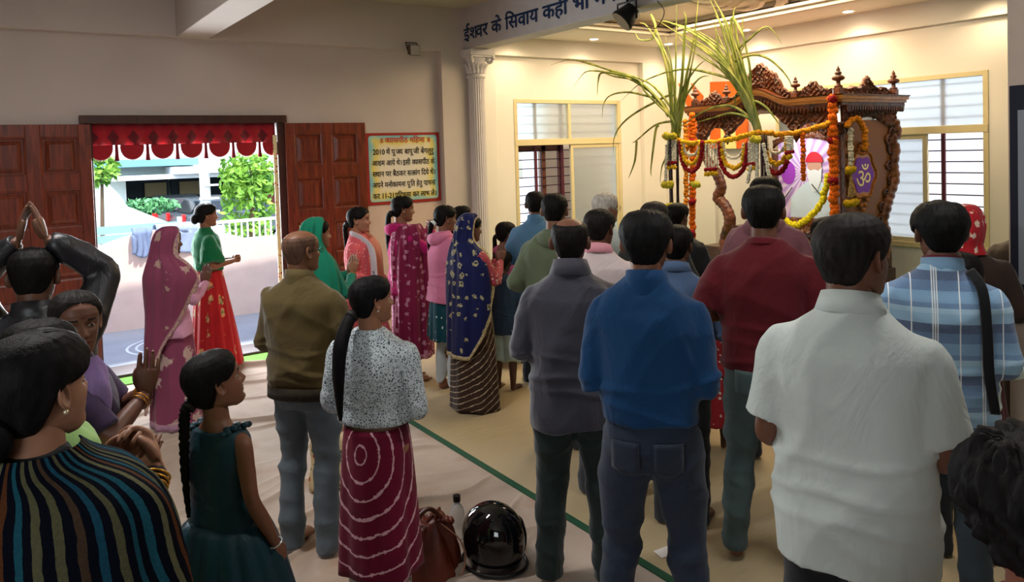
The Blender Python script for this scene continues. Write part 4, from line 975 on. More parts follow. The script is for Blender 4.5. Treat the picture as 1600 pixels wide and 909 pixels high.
caneB = [[(1183, 204), (1161, 147), (1142, 94), (1126, 38), (1106, -8)], [(1185, 205), (1175, 160), (1155, 103), (1139, 47), (1130, 25), (1111, -8)], [(1184, 200), (1167, 157), (1136, 110), (1098, 78), (1061, 53), (1026, 31)], [(1182, 195), (1161, 141), (1120, 81), (1079, 50), (1042, 34), (1030, 36)],
 [(1165, 140), (1142, 103), (1173, 86), (1199, 91), (1220, 108), (1233, 125), (1238, 138)], [(1150, 110), (1144, 88), (1170, 62), (1199, 42), (1222, 69)], [(1178, 195), (1161, 175), (1136, 165), (1104, 172), (1073, 191), (1042, 214)], [(1180, 200), (1170, 185), (1142, 177), (1111, 185), (1085, 192)],
 [(1183, 195), (1177, 160), (1195, 166), (1211, 185), (1224, 204)], [(1144, 60), (1144, 28), (1161, 56), (1162, 72), (1155, 85)], [(1160, 140), (1142, 124), (1092, 110), (1060, 109), (1029, 117), (998, 132), (970, 158)], [(1183, 205), (1170, 150), (1160, 100), (1150, 50), (1146, 22), (1150, 10)], [(1184, 205), (1172, 170), (1150, 130), (1128, 100), (1120, 60), (1116, 30)], [(1180, 190), (1160, 150), (1150, 148), (1148, 170)]]
def thicken(bl_, n, amp, seed):
    q = random.Random(seed); out = list(bl_)
    for _ in range(n):
        b = q.choice(bl_); dx = q.uniform(-amp, amp); L_ = max(3, int(len(b)*q.uniform(.6, 1.0)))
        out.append([(x+(dx+q.uniform(-2, 2))*min(1, j/2)*(1+j*.5)+q.uniform(-5, 5)*(j == 0), y+q.uniform(-4, 4)*min(1, j)) for j, (x, y) in enumerate(b[:L_])])
    return out
caneA = thicken(caneA[:3]+caneA[9:14], 16, 4, 5)+caneA[3:9]+caneA[14:]; caneB = thicken(caneB[:5]+[caneB[11], caneB[12]], 26, 5, 6)+caneB[5:11]+caneB[13:]
def cane(px0, base, blades, label, seed):
    q = np.random.default_rng(seed); r = empty('sugarcane', label, 'sugarcane', loc=(base.x, base.y, 0)); off = Vector((base.x, base.y, 0))
    for k in range(4):
        dx, dy = q.uniform(-.035, .035), q.uniform(-.03, .03); m = MB(); pts = []; rr = []
        for j in range(24): z = j*.088; pts.append((dx*(1+.3*math.sin(z)), dy+.03*z/2*(-1 if k % 2 else 1), z+.014)); rr.append(.0155*(1.12 if j % 3 == 0 else 1))
        m.tube(pts, rr, 10); m.obj('stalk', plain('#2b1a1c', .4, var=.3, vs=9), r, smooth=True)
    for i, b in enumerate(blades):
        d = q.uniform(-.10, .10); n_ = len(b)
        pts = [on_plane(x, y, 0, GX+d*j/(n_-1))-off for j, (x, y) in enumerate(b)]
        for p in pts: p.z = min(p.z, 3.49)
        m = MB(); blade(pts, .017 if max(p[1] for p in b[-2:]) < 40 else .0145, m); m.obj('leaf', lfm, r, smooth=True)
    return r
cane(1050, gp(1053, 300), caneA, 'left bundle of tall sugarcane with long arching leaves', 1)
cane(1186, gp(1187, 280), caneB, 'right bundle of tall sugarcane with upright green tops', 2)

# ================================================================ ORANGE SUN ORNAMENT on the wall behind the shrine
og = empty('wall_sun_ornament', 'orange sun-shaped wall ornament with rays and a lit niche behind the shrine', 'wall ornament', loc=(8.03, 7.0, 0))
orm = plain('#d4621e', .6, var=.08)
def wp(x, y): p = on_plane(x, y, 0, 8.02); return (p.y-7.0, p.z)
def plate(pts, nm, mt, d=.03): MB().prism([wp(*p) for p in pts], lambda u, v, k: (.01-d*k, u, v)).obj(nm, mt, og)
plate([(1110, 128), (1142, 127), (1142, 232), (1110, 232)], 'orange_block', orm); plate([(1142, 127), (1150, 140), (1168, 190), (1168, 232), (1142, 232)], 'orange_block', orm)
plate([(1072, 232), (1078, 175), (1060, 130), (1085, 160), (1092, 200), (1092, 232)], 'sun_ray', orm); plate([(1160, 128), (1184, 100), (1170, 132), (1166, 140)], 'sun_ray', orm)
plate([(1080, 130), (1086, 150), (1094, 170), (1098, 150)], 'sun_ray', orm)
plate([(1128, 195), (1134, 190), (1144, 192), (1150, 200), (1152, 232), (1128, 232)], 'niche_panel', plain('#f0dc90', .5), .045)
plate([(1139+5*math.cos(a), 205+6*math.sin(a)) for a in (2*PI*k/20 for k in range(20))], 'sun_disc', orm, .06)
# ================================================================ PEOPLE: one continuous body each, clothing and hair as children
def interp(x, tab):
    xs = [t[0] for t in tab]; return [np.interp(x, xs, [t[k] for t in tab]) for k in range(1, len(tab[0]))]
HEADTAB = [  # t, front, back, half width  (metres for a head 0.225 high; y forward from the ear line)
    (0.00, .052, .028, .014), (.03, .073, .006, .030), (.08, .083, -.030, .043), (.14, .084, -.056, .052), (.20, .081, -.072, .059),
    (.27, .084, -.080, .064), (.36, .085, -.086, .0685), (.45, .083, -.093, .0715), (.52, .081, -.098, .073), (.60, .088, -.102, .0745),
    (.70, .091, -.103, .0765), (.80, .083, -.098, .0735), (.88, .067, -.086, .064), (.94, .047, -.066, .050), (.98, .024, -.040, .030), (1.0, .002, -.016, .008)]
def head_pt(th, t, off=0.0, feat=True):
    """th: angle from the face (0) towards the right ear (90 degrees) and the nape (180); arrays allowed"""
    yf, yb, w = interp(t, HEADTAB)
    cy = (yf+yb)/2; ly = (yf-yb)/2
    cy = np.where(t > .3, np.minimum(cy, yf-.085) if False else cy, cy)
    s, c = np.sin(th), np.cos(th); n = 2.25
    r = (np.abs(s)**n+np.abs(c)**n)**(-1/n)
    x = w*s*r; y = cy+ly*c*r; z = t*.225-.012*(1-t)*np.clip(-c, 0, 1)*0
    z = t*.225+np.clip(-c, 0, 1)*.03*np.clip(.35-t, 0, 1)        # the jaw line rises towards the ear
    if feat:
        fr = np.clip(c, 0, 1)**.5*(c > 0)
        nose = np.interp(t, [.30, .335, .36, .40, .45, .52, .585, .63], [0, .010, .020, .0245, .018, .011, .004, 0])
        sg = np.interp(t, [.3, .38, .45, .6], [.015, .0145, .010, .008])
        y = y+nose*np.exp(-(x/sg)**2)*fr
        y = y+.006*np.exp(-((np.abs(x)-.013)/.006)**2)*np.exp(-((t-.355)/.025)**2)*fr     # nostril wings
        y = y-.011*np.exp(-((np.abs(x)-.031)/.017)**2)*np.exp(-((t-.52)/.050)**2)*fr      # eye sockets
        y = y+.004*np.exp(-((np.abs(x)-.028)/.020)**2)*np.exp(-((t-.605)/.03)**2)*fr      # brow
        y = y+.005*np.exp(-((np.abs(x)-.045)/.016)**2)*np.exp(-((t-.40)/.07)**2)*fr       # cheekbones
        lip = .0065*np.exp(-((t-.268)/.016)**2)+.0075*np.exp(-((t-.218)/.018)**2)-.004*np.exp(-((t-.243)/.006)**2)-.003*np.exp(-((t-.165)/.02)**2)
        y = y+lip*np.exp(-(x/.021)**2)*fr
        y = y+.004*np.exp(-(x/.018)**2)*np.exp(-((t-.09)/.04)**2)*fr
    if np.any(off):
        nx = s/np.maximum(w, .02)*.07; ny = c; nz = np.clip((t-.72)/.28, 0, 1)*2.2
        L = np.sqrt(nx**2+ny**2+nz**2)+1e-6
        x = x+off*nx/L; y = y+off*ny/L; z = z+off*nz/L
    return x, y, z
def head_mesh(nth=72, nt=64, hw=1.0, brow=True, openmouth=False):
    mb = MB(); th = np.arange(nth)/nth*2*PI-PI
    # azimuth samples denser over the face
    th = PI*np.sign(th)*(np.abs(th)/PI)**1.35
    ts = np.linspace(0, 1, nt)
    T, H = np.meshgrid(ts, th, indexing='ij'); x, y, z = head_pt(H, T)
    x = x*hw
    mb.v = [tuple(p) for p in np.stack([x.ravel(), y.ravel(), z.ravel()], 1).tolist()]
    for i in range(nt-1):
        for j in range(nth):
            k = (j+1) % nth
            mb.f.append((i*nth+j, i*nth+k, (i+1)*nth+k, (i+1)*nth+j)); mb.uv.append([(0, 0)]*4)
            t = (ts[i]+ts[i+1])/2; xx = (x[i, j]+x[i, k])/2; a = (th[j]+(th[k] if k else PI))/2; mi = 0
            if abs(a) < 1.0 and y[i, j] > 0:
                q = abs(xx)
                if (q/.0235)**2+((t-.243)/.036)**2 < 1: mi = 1
                if brow and .014 < q < .046 and abs(t-(.612+.012*math.cos((q-.03)*60)-.004)) < .011: mi = 2
            mb.m.append(mi)
    mb.f.append(tuple(reversed(range(nth)))); mb.m.append(0); mb.uv.append([(0, 0)]*nth)
    mb.f.append(tuple((nt-1)*nth+j for j in range(nth))); mb.m.append(0); mb.uv.append([(0, 0)]*nth)
    for sx in (-1, 1):                                      # ears: dished shell with a rim and a lobe
        def E(a, q, o):
            yy = -.008+.018*q*math.cos(a)-.004*math.sin(a); zz = .112+.031*q*math.sin(a)*(1.0 if math.sin(a) > 0 else .95)
            return (sx*(.0745*hw+.004+o+.010*(-math.cos(a))*q), yy, zz)
        R = [[E(2*PI*k/18, q, o) for k in range(18)] for q, o in ((.35, -.012), (.95, -.010), (1.08, .002), (1.0, .008), (.80, .006), (.62, -.001), (.2, -.002))]
        if sx > 0: R = [list(reversed(r)) for r in R]
        mb.rings(R, 0)
    return mb
def hair_cap(line, thick, *a_, **k_):
    back = .42 if line in (MALE, RECEDE) else .12
    return _hair_cap(line, thick, *a_, back=back, **k_)
def _hair_cap(line, thick, top=None, hw=1.0, rough=.0008, seed=0, nth=96, nt=48, z_shift=0, parting=False, ridge=0, crown_min=None, back=.12):
    """line: [(abs angle deg, hairline height t)], thick: full thickness"""
    th = np.arange(nth)/nth*2*PI-PI; r = np.random.default_rng(seed); V = np.linspace(0, 1, nt)**.85
    A = np.abs(np.degrees(th)); tl = np.interp(A, [a for a, _ in line], [b for _, b in line])
    tl = (np.roll(tl, 1)+2*tl+np.roll(tl, -1))/4+.004*np.sin(th*23+seed)
    hi = 1.0 if top is None else top
    T = tl[None, :]+(hi-tl[None, :])*V[:, None]; H = np.repeat(th[None, :], nt, 0)
    T = np.minimum(T, hi); d = T-tl[None, :]; tb = (.09+(back-.09)*np.clip((A-95)/35, 0, 1))[None, :]; off = .0012+thick*np.clip(d/tb, 0, 1)**.6
    if top is not None: off = off*(.15+.85*np.clip((hi-T)/.06, 0, 1))
    nz = sum(np.sin(H*k+p)*np.sin(T*q+p2) for k, p, q, p2 in ((9, r.uniform(0, 6), 21, 1), (17, r.uniform(0, 6), 9, 2), (23, 3, 37, r.uniform(0, 6)), (31, r.uniform(0, 6), 15, 4)))
    off = off+nz*rough*np.clip(d*12, 0, 1)
    x, y, z = head_pt(H, T, off, feat=False)
    if parting: z = z-.005*np.exp(-(x/.004)**2)*(y > -.05)*(T > .8)
    x = x*hw
    mb = MB(); mb.v = [tuple(p) for p in np.stack([x.ravel(), y.ravel(), z.ravel()], 1).tolist()]
    for i in range(nt-1):
        for j in range(nth):
            k = (j+1) % nth
            mb.f.append((i*nth+j, i*nth+k, (i+1)*nth+k, (i+1)*nth+j)); mb.m.append(0); mb.uv.append([(j/nth, i/nt)]*4)
    if top is None: mb.f.append(tuple((nt-1)*nth+j for j in range(nth))); mb.m.append(0); mb.uv.append([(0, 0)]*nth)
    return mb
MALE = [(0, .82), (25, .81), (42, .78), (55, .74), (66, .60), (76, .46), (86, .50), (98, .56), (112, .44), (128, .28), (150, .16), (180, .14)]
RECEDE = [(0, .93), (25, .93), (45, .86), (58, .76), (68, .60), (76, .48), (88, .52), (98, .56), (112, .42), (128, .28), (150, .17), (180, .15)]
FEMALE = [(0, .80), (25, .78), (45, .71), (58, .62), (68, .56), (82, .58), (98, .50), (114, .32), (130, .18), (150, .08), (180, .06)]

def remesh(mb, voxel, smooth=4, mats=None, name='m'):
    me = mb.mesh(name, mats or [], True); o = bpy.data.objects.new(name, me); TMP.collection.objects.link(o)
    md = o.modifiers.new('r', 'REMESH'); md.mode = 'VOXEL'; md.voxel_size = voxel; md.use_smooth_shade = True
    if smooth:
        s = o.modifiers.new('s', 'SMOOTH'); s.iterations = smooth; s.factor = .5
    TMP.view_layers[0].update()
    r = bpy.data.meshes.new_from_object(o.evaluated_get(TMP.view_layers[0].depsgraph))
    bpy.data.objects.remove(o); bpy.data.meshes.remove(me); r.name = name
    return r
def mesh_arrays(me):
    v = np.zeros(len(me.vertices)*3); me.vertices.foreach_get('co', v)
    n = np.zeros(len(me.vertices)*3); me.vertices.foreach_get('normal', n)
    return v.reshape(-1, 3), n.reshape(-1, 3)
def cloth_noise(P, seed, kind='shirt'):
    r = np.random.default_rng(seed); out = np.zeros(len(P))
    W = P+.03*np.stack([np.sin(P@r.normal(0, 9, 3)+r.uniform(0, 6)) for _ in range(3)], 1)
    for k in range(9):
        if kind == 'drape': d = np.array([r.normal(), r.normal(), r.normal()*.12])
        elif kind == 'leg': d = np.array([r.normal()*.5, r.normal()*.5, r.normal()+np.sign(r.normal())*.9])
        else: d = np.array([r.normal(), r.normal(), r.normal()*.9])
        d /= np.linalg.norm(d); f = r.uniform(12, 34)*(1.3 if kind == 'leg' else 1)
        g = .5+.5*np.sin(P@r.normal(0, 5, 3)+r.uniform(0, 6))       # where this fold family is active
        out += g*g*((1-np.abs(np.sin(W@d*f/2+r.uniform(0, 6))))**2.2-.30)/(f/18)**.6
    if kind == 'shirt':                       # slanting tucks round the waist and lower back
        for c0 in (.93, 1.00, 1.09):
            d = P[:, 2]-c0-.18*P[:, 0]*r.uniform(-1, 1)-.015*np.sin(P[:, 0]*14+c0*9); out += .9*np.exp(-(d/.011)**2)*(.4+.6*np.sin(P[:, 0]*7+r.uniform(0, 6))**2)
    return out/1.5
def cloth_obj(mb, name, mats, parent, voxel=.012, smooth=4, wr=.008, kind='shirt', seed=1, s=1.0, thin=0):
    me = remesh(mb, voxel, smooth, None, name)
    P, N = mesh_arrays(me)
    if wr: P = P+N*(cloth_noise(P, seed, kind)*wr)[:, None]
    me.vertices.foreach_set('co', (P*s).ravel()); me.polygons.foreach_set('use_smooth', [True]*len(me.polygons))
    me.materials.clear()
    for m in mats: me.materials.append(m)
    me.polygons.foreach_set('material_index', [0]*len(me.polygons)); me.update()
    o = bpy.data.objects.new(name, me); COL.objects.link(o); o.parent = parent
    return o
def ell(cx, cy, z, rx, ry, n=28, ex=2.3, tilt=0):
    out = []
    for k in range(n):
        a = 2*PI*k/n; c, s_ = math.cos(a), math.sin(a); r = (abs(c)**ex+abs(s_)**ex)**(-1/ex)
        out.append((cx+rx*c*r, cy+ry*s_*r, z+tilt*ry*s_*r))
    return out
# hands --------------------------------------------------------------
def hand_mb(kind='flat', side=1):
    """wrist at the origin, fingers along +y, palm facing -z, thumb on the side * -x"""
    mb = MB(); t = -side
    mb.tube([(0, -.03, 0), (0, .005, 0), (0, .035, 0), (0, .07, -.002), (0, .090, -.003)], [.021, .024, .035, .038, .034], 14, flat=.38, sub=2, up=(0, 0, 1))
    F = [(-.033, .082, .070, .0078), (-.011, .090, .078, .0083), (.011, .088, .074, .0080), (.032, .078, .058, .0071)]
    bend = {'flat': (4, 6, 4), 'relaxed': (22, 28, 20), 'curl': (62, 72, 40), 'clasp': (38, 62, 40), 'cup': (14, 22, 18)}[kind]
    for i, (x, y, L, r) in enumerate(F):
        x = x*(1 if side > 0 else -1)*1.0
        p = Vector((x, y-.012, -.002)); a = 0; P = [Vector((x*.8, y-.035, -.002)), p]; segs = (.46, .30, .26)
        sp = x*(.10 if kind == 'relaxed' else .03 if kind != 'spread' else .6)
        for q, b in zip(segs, bend):
            a += rad(b+i*1.5); p = p+Vector((sp*q, math.cos(a), -math.sin(a))).normalized()*L*q*1.12; P.append(p)
        mb.tube(P, [r*1.15, r*1.15, r*1.04, r*.97, r*.80], 8, sub=2)
    q = -1 if side > 0 else 1
    th = {'flat': [(q*.016, .012, -.004), (q*.034, .036, -.010), (q*.043, .064, -.012), (q*.040, .088, -.012)],
          'curl': [(q*.016, .012, -.006), (q*.034, .034, -.018), (q*.030, .060, -.034), (q*.012, .076, -.042)],
          'clasp': [(q*.016, .012, -.006), (q*.034, .034, -.016), (q*.034, .062, -.026), (q*.022, .082, -.032)]}.get(kind if kind in ('flat', 'curl', 'clasp') else 'x',
          [(q*.016, .012, -.005), (q*.036, .034, -.014), (q*.046, .058, -.022), (q*.044, .080, -.028)])
    mb.tube(th, [.014, .0125, .0105, .0085], 8, sub=3)
    return mb
_hands = {}
def hand(kind, side, vox=.0036):
    k = (kind, side, vox)
    if k not in _hands:
        me = remesh(hand_mb(kind, side), vox, 2)
        P, _ = mesh_arrays(me); _hands[k] = (P, [tuple(p.vertices) for p in me.polygons]); bpy.data.meshes.remove(me)
    return _hands[k]
def foot_mb(side=1):
    mb = MB()
    R = [ell(0, -.055, .030, .022, .018, 14), ell(0, -.045, .034, .030, .028, 14)]
    pts = [(0, -.055, .030), (0, -.030, .036), (0, .02, .042), (0, .07, .034), (.004*side, .115, .024), (.004*side, .15, .018)]
    mb.tube(pts, [.022, .032, .034, .040, .046, .043], 14, sub=3, flat=.66, up=(0, 0, 1))
    mb.tube([(0, -.025, .02), (0, -.028, .06), (0, -.028, .12)], [.030, .032, .034], 12)
    mb.tube([(0, .04, .03), (0, -.01, .075), (0, -.028, .12)], [.026, .034, .032], 12)
    for i in range(5):
        x = (-.032+.017*i)*(-side)*-1*(-1); L = (.050, .046, .040, .034, .026)[i]; r = (.0125, .0085, .008, .0075, .008)[i]
        x = -side*(.034-.0175*i)*-1
        x = (-.034+.0175*i)*side
        mb.tube([(x*.9, .135, .014), (x, .155+.0*i, .013), (x*1.03, .145+L-.006*i, .009)], [r, r, r*.85], 8)
    return mb
_foot = {}
def foot(side):
    if side not in _foot:
        me = remesh(foot_mb(side), .0055, 2); P, _ = mesh_arrays(me); P[:, 2] = np.maximum(P[:, 2], .001)
        _foot[side] = (P, [tuple(p.vertices) for p in me.polygons]); bpy.data.meshes.remove(me)
    return _foot[side]
# poses: shoulder height 1.40, half shoulder .185 on a 1.70 m body. elbow, wrist, hand direction, palm normal
POSES = {
 'namaste': dict(e=(.245, .03, 1.12), w=(.024, .255, 1.21), hd=(-.05, .35, 1), pn=(-1, 0, -.05), hk='flat'),
 'namaste_high': dict(e=(.255, .10, 1.15), w=(.036, .27, 1.33), hd=(-.1, .30, 1), pn=(-1, 0, 0), hk='flat'),
 'clasp': dict(e=(.27, -.03, 1.11), w=(.075, .245, 1.07), hd=(-1, .75, .10), pn=(-.55, -.8, 0), hk='clasp'),
 'clasp_chest': dict(e=(.26, .02, 1.12), w=(.07, .27, 1.22), hd=(-1, .55, .55), pn=(-.55, -.8, 0), hk='clasp'),
 'down': dict(e=(.245, -.035, 1.12), w=(.265, .03, .87), hd=(.02, .12, -1), pn=(-1, .1, 0), hk='relaxed'),
 'wide': dict(e=(.30, -.04, 1.12), w=(.09, .22, 1.10), hd=(-1, .75, .15), pn=(-.5, -.8, 0), hk='clasp'),
 'overhead': dict(e=(.40, .02, 1.52), w=(.075, .02, 1.735), hd=(-.30, .05, 1), pn=(-1, 0, -.2), hk='flat'),
}
def skin_mat(tone): 
    @cached
    def skin(c):
        t = NT('skin'); h = hexc(c)
        col = t.ramp(t.noise(9, 4), [(.3, tuple(x*.86 for x in h[:3])), (.7, tuple(min(1, x*1.1) for x in h[:3]))])
        t.bump(t.noise(120, 2), .1, .002)
        return t.out(col, .48, 0, .4, **{'Subsurface Weight': .06, 'Subsurface Scale': .01})
    return skin(tone)
@cached
def hair_mat(c='#0b0908', streak=.35):
    t = NT('hair'); h = hexc(c)
    n = t.noise(60, 3, t.mapping(scale=(1, 1, .25)))
    col = t.ramp(n, [(.3, tuple(x*(1-streak) for x in h[:3])), (.75, tuple(min(1, x*(1+streak)+.004) for x in h[:3]))])
    t.bump(t.noise(260, 2, t.mapping(scale=(1, 1, .12))), .5, .003)
    return t.out(col, .62, 0, .12)
def body(s, root, P, tone, pose, opt):
    """one continuous skin: torso, neck, limbs (remeshed together), with head, hands and feet joined on"""
    mb = MB(); fem = opt.get('fem', False); k = opt.get('bw', 1.0); lean = opt.get('lean', 0)
    hp = Vector((0, 0, 0))
    T = [(.80, .12, .09, -.01), (.88, .165, .115, -.012), (.96, .160 if not fem else .165, .110, -.008), (1.06, .140 if not fem else .125, .098, 0), (1.18, .150 if not fem else .135, .106, .0),
         (1.30, .160 if not fem else .140, .100, 0), (1.36, .150 if not fem else .132, .088, -.008), (1.40, .11, .07, -.018), (1.44, .066, .055, -.022)]
    kb = min(k, 1.0)*(.90 if fem else .97); mb.rings([ell(0, y, z, rx*kb, ry*kb) for z, rx, ry, y in T])
    nk = opt.get('_neck')
    mb.tube([(0, -.02, 1.38), (0, -.020, 1.45), nk], [.066, .058, .056], 18, sub=3)
    for sx in (-1, 1):
        ps = P[sx]; st = opt.get('st', 0); q_ = lambda x, z: sx*(x+st*.11*(.9-z)/.9)
        mb.tube([(sx*.085, -.005, .90), (q_(.092, .7), .006, .70), (q_(.095, .48), .012, .48), (q_(.098, .3), -.012, .30), (q_(.10, .1), -.025, .10), (q_(.10, .06), -.025, .06)], [.088, .080, .056, .054, .036, .034], 16, sub=4)
        fs, fe, fw = Vector((sx*.150, -.008, 1.340)), Vector(ps['e']), Vector(ps['w'])
        mb.tube([(sx*.09, -.008, 1.34), fs, fs.lerp(fe, .5), fe, fe.lerp(fw, .4), fw], [.045, .046, .040, .035, .036, .024], 14, sub=4)
    me = remesh(mb, .014, 3, None, 'person_body'); V, _ = mesh_arrays(me)
    out = MB(); out.v = [tuple(p) for p in V.tolist()]; out.f = [tuple(p.vertices) for p in me.polygons]
    out.m = [0]*len(out.f); out.uv = [[(0, 0)]*len(f) for f in out.f]; bpy.data.meshes.remove(me)
    for sx in (-1, 1):
        ps = P[sx]; hd = Vector(ps['hd']).normalized(); pn = Vector(ps['pn']); zz = -(pn-hd*pn.dot(hd)).normalized(); xx = hd.cross(zz)
        M = Matrix(((xx.x, hd.x, zz.x, ps['w'][0]), (xx.y, hd.y, zz.y, ps['w'][1]), (xx.z, hd.z, zz.z, ps['w'][2]), (0, 0, 0, 1)))
        if opt.get('hs'): M = M @ Matrix.Scale(opt['hs'], 4)
        HV, HF = hand(ps['hk'], ps.get('side', sx)); h = MB(); h.add(HV.tolist(), HF); out.join(h, M)
        FV, FF = foot(sx); ft = MB(); ft.add(FV.tolist(), FF); out.join(ft, Matrix.Translation((sx*(.10+.11*opt.get('st', 0)), 0, 0)) @ Matrix.Rotation(-sx*rad(9), 4, 'Z'))
    hm = head_mesh(hw=opt.get('hw', 1), brow=opt.get('brow', True)); out.join(hm, opt['_H'])
    out.v = [(x*s, y*s, z*s) for x, y, z in out.v]
    sk = skin_mat(tone); h = hexc(tone)
    lip = plain(tuple([min(1, h[0]*.85+.02), h[1]*.5, h[2]*.5]), .5) if fem else plain(tuple([h[0]*.75, h[1]*.6, h[2]*.6]), .55)
    return out.obj('body', [sk, lip, plain('#0c0807', .7)], root, smooth=True)
MT = [(.50, .190, .130), (.70, .182, .124), (.88, .174, .126), (.98, .168, .120), (1.08, .166, .116), (1.2, .176, .120), (1.3, .186, .120), (1.35, .186, .112), (1.385, .170, .100), (1.415, .138, .088), (1.44, .105, .078), (1.465, .080, .070), (1.49, .066, .062)]
FT = [(.40, .25, .20), (.60, .215, .165), (.75, .195, .145), (.88, .186, .138), (.98, .165, .122), (1.08, .142, .106), (1.2, .152, .118), (1.3, .160, .114), (1.35, .160, .102), (1.385, .146, .090), (1.415, .118, .080), (1.44, .088, .070), (1.465, .068, .062), (1.49, .058, .056)]
def torso_rings(tab, z0, z1, loose=0.0, belly=0.0, bw=1.0, n=32, dz=.035, gather=0, flare=0.0):
    zs = list(np.arange(z0, z1-.001, dz))+[z1]; R = []
    for z in zs:
        rx, ry = interp(z, tab); b = belly*math.exp(-((z-1.02)/.14)**2)
        sh = max(0, min(1, (1.44-z)/.08)); lo = loose*sh
        fl = flare*max(0, (1.0-z))
        if gather and z < z0+.05: lo *= 1-gather*(1-(z-z0)/.05)
        yc = -.010+b*.5-(.014 if z > 1.38 else 0)*min(1, (z-1.38)/.05 if z > 1.38 else 0)
        R.append(ell(0, yc, float(z), rx*bw+lo+b*.5+fl, ry+lo*.9+b*.6+fl, n))
    return R
def sleeve(mb, ps, sx, kind, loose=0.0, bw=1.0, cuff=.0):
    fs, fe, fw = Vector((sx*.160*bw, -.010, 1.342)), Vector(ps['e']), Vector(ps['w'])
    L = loose; u = Vector((sx*.09, -.010, 1.345))
    if kind == 'long':
        mb.tube([u, fs, fs.lerp(fe, .35), fs.lerp(fe, .75), fe, fe.lerp(fw, .3), fe.lerp(fw, .7), fe.lerp(fw, .97)],
                [.050, .064+L*.3, .060+L*.8, .053+L, .049+L, .046+L, .040+L*.8, .033+L*.4+cuff], 20, sub=4)
    elif kind == 'three':
        mb.tube([u, fs, fs.lerp(fe, .35), fs.lerp(fe, .75), fe, fe.lerp(fw, .28), fe.lerp(fw, .42)], [.048, .060, .056+L, .050+L, .047+L, .046+L, .044+L], 20, sub=4)
    elif kind == 'short':
        mb.tube([u, fs, fs.lerp(fe, .3), fs.lerp(fe, .62), fs.lerp(fe, .84)], [.052, .070, .070+L, .066+L*1.4, .066+L*1.7], 20, sub=4)
    elif kind == 'cap':
        mb.tube([u, fs, fs.lerp(fe, .28)], [.05, .060, .062], 20, sub=4)
def collar_mb(kind, seed=0):
    mb = MB()
    def rr(rx, ry, z, tilt, n=30): return [(x, y-.020, zz) for x, y, zz in ell(0, 0, z, rx, ry, n, 2, tilt)]
    if kind == 'polo':
        mb.rings([rr(.060, .058, 1.455, -.10), rr(.066, .064, 1.498, -.30), rr(.071, .069, 1.500, -.30), rr(.088, .084, 1.452, -.18), rr(.084, .080, 1.448, -.18)], 0, True, False, False)
    elif kind == 'stand':
        mb.rings([rr(.064, .062, 1.42, -.05), rr(.066, .064, 1.495, -.22), rr(.073, .071, 1.497, -.22), rr(.078, .076, 1.46, -.15), rr(.088, .082, 1.42, -.05)], 0, True, False, False)
    elif kind == 'fold':
        mb.rings([rr(.062, .060, 1.44, -.05), rr(.068, .067, 1.512, -.25), rr(.077, .076, 1.514, -.25), rr(.098, .092, 1.452, -.12), rr(.093, .088, 1.446, -.1)], 0, True, False, False)
    elif kind == 'crew':
        R = []
        mb.rings([rr(.060, .059, 1.452, -.18), rr(.066, .065, 1.474, -.26), rr(.076, .074, 1.466, -.22), rr(.080, .078, 1.45, -.15)], 0, True, False, False)
    elif kind == 'hood':
        P = []; Rr = []
        for j in range(19):
            a = rad(-150+300*j/18); P.append((.088*math.sin(a), -.028-.075*math.cos(a)-.02*max(0, math.cos(a)), 1.445-.035*max(0, math.cos(a))**.7-.02*(1-math.cos(a))*.5))
            Rr.append(.024+.028*max(0, math.cos(a))**.8)
        mb.tube(P, Rr, 14, up=(0, 0, 1), flat=1.15)
    return mb
def skirt_mb(z0, z1, r0, r1, ply=14, amp=.012, n=120, nz=26, seed=0, yo=0, ell_y=.82, belly=0, pw=1.0, lean=0):
    r = np.random.default_rng(seed); R = []; ph = r.uniform(0, 6, 4)
    for i in range(nz+1):
        t = i/nz; z = z1+(z0-z1)*t; rr = r0+(r1-r0)*t**pw; ring = []
        for k in range(n):
            a = 2*PI*k/n
            d = amp*t**.7*(math.sin(ply*a+ph[0]+1.2*math.sin(2*t+ph[1]))+.5*math.sin((ply*.6//1)*a+ph[2]+t)+.3*math.sin((ply*2)*a+ph[3]))
            q = rr+d; ring.append((q*math.cos(a), yo+lean*t+q*ell_y*math.sin(a), z+.006*math.sin(3*a+ph[1])*t))
        R.append(ring)
    return MB().rings(R, 0, True, False, False)
def drape_mb(levels, H=None, n=64, sub=6, amp=.006, seed=0, fold=8, skew=0.0, hem=0):
    """open cloth hung over the back: levels (z, yc, rx, ry, left deg, right deg) measured from the middle of the back"""
    L = [np.array(l, float) for l in levels]; D = []
    for i in range(len(L)-1):
        p0, p1, p2, p3 = L[max(i-1, 0)], L[i], L[i+1], L[min(i+2, len(L)-1)]
        for k in range(sub):
            t = k/sub; D.append(.5*((2*p1)+(p2-p0)*t+(2*p0-5*p1+4*p2-p3)*t*t+(3*p1-p0-3*p2+p3)*t**3))
    D.append(L[-1]); r = np.random.default_rng(seed); ph = r.uniform(0, 6, 5); R = []
    for i, (z, yc, rx, ry, a0, a1) in enumerate(D):
        tt = i/(len(D)-1); ring = []
        for k in range(n+1):
            u = k/n; a = rad(-a0+(a0+a1)*u)
            f = amp*min(1, tt*3)*(math.sin(fold*a+ph[0]+2*tt+1.5*math.sin(3*tt+ph[1]))+.6*math.sin(fold*1.9*a-3*tt+ph[2])+.4*math.sin(fold*3.1*a+ph[3]+4*tt))
            x = (rx+f)*math.sin(a); y = yc-(ry+f)*math.cos(a)
            p = Vector((x, y, z+skew*math.sin(a)*tt+hem*.02*math.sin(5*u*PI)))
            if H is not None and z > 1.38:
                w = min(1, (z-1.38)/.12); p = p.lerp(H @ p, w)
            ring.append(p)
        R.append(ring)
    return MB().rings(R, 0, False)
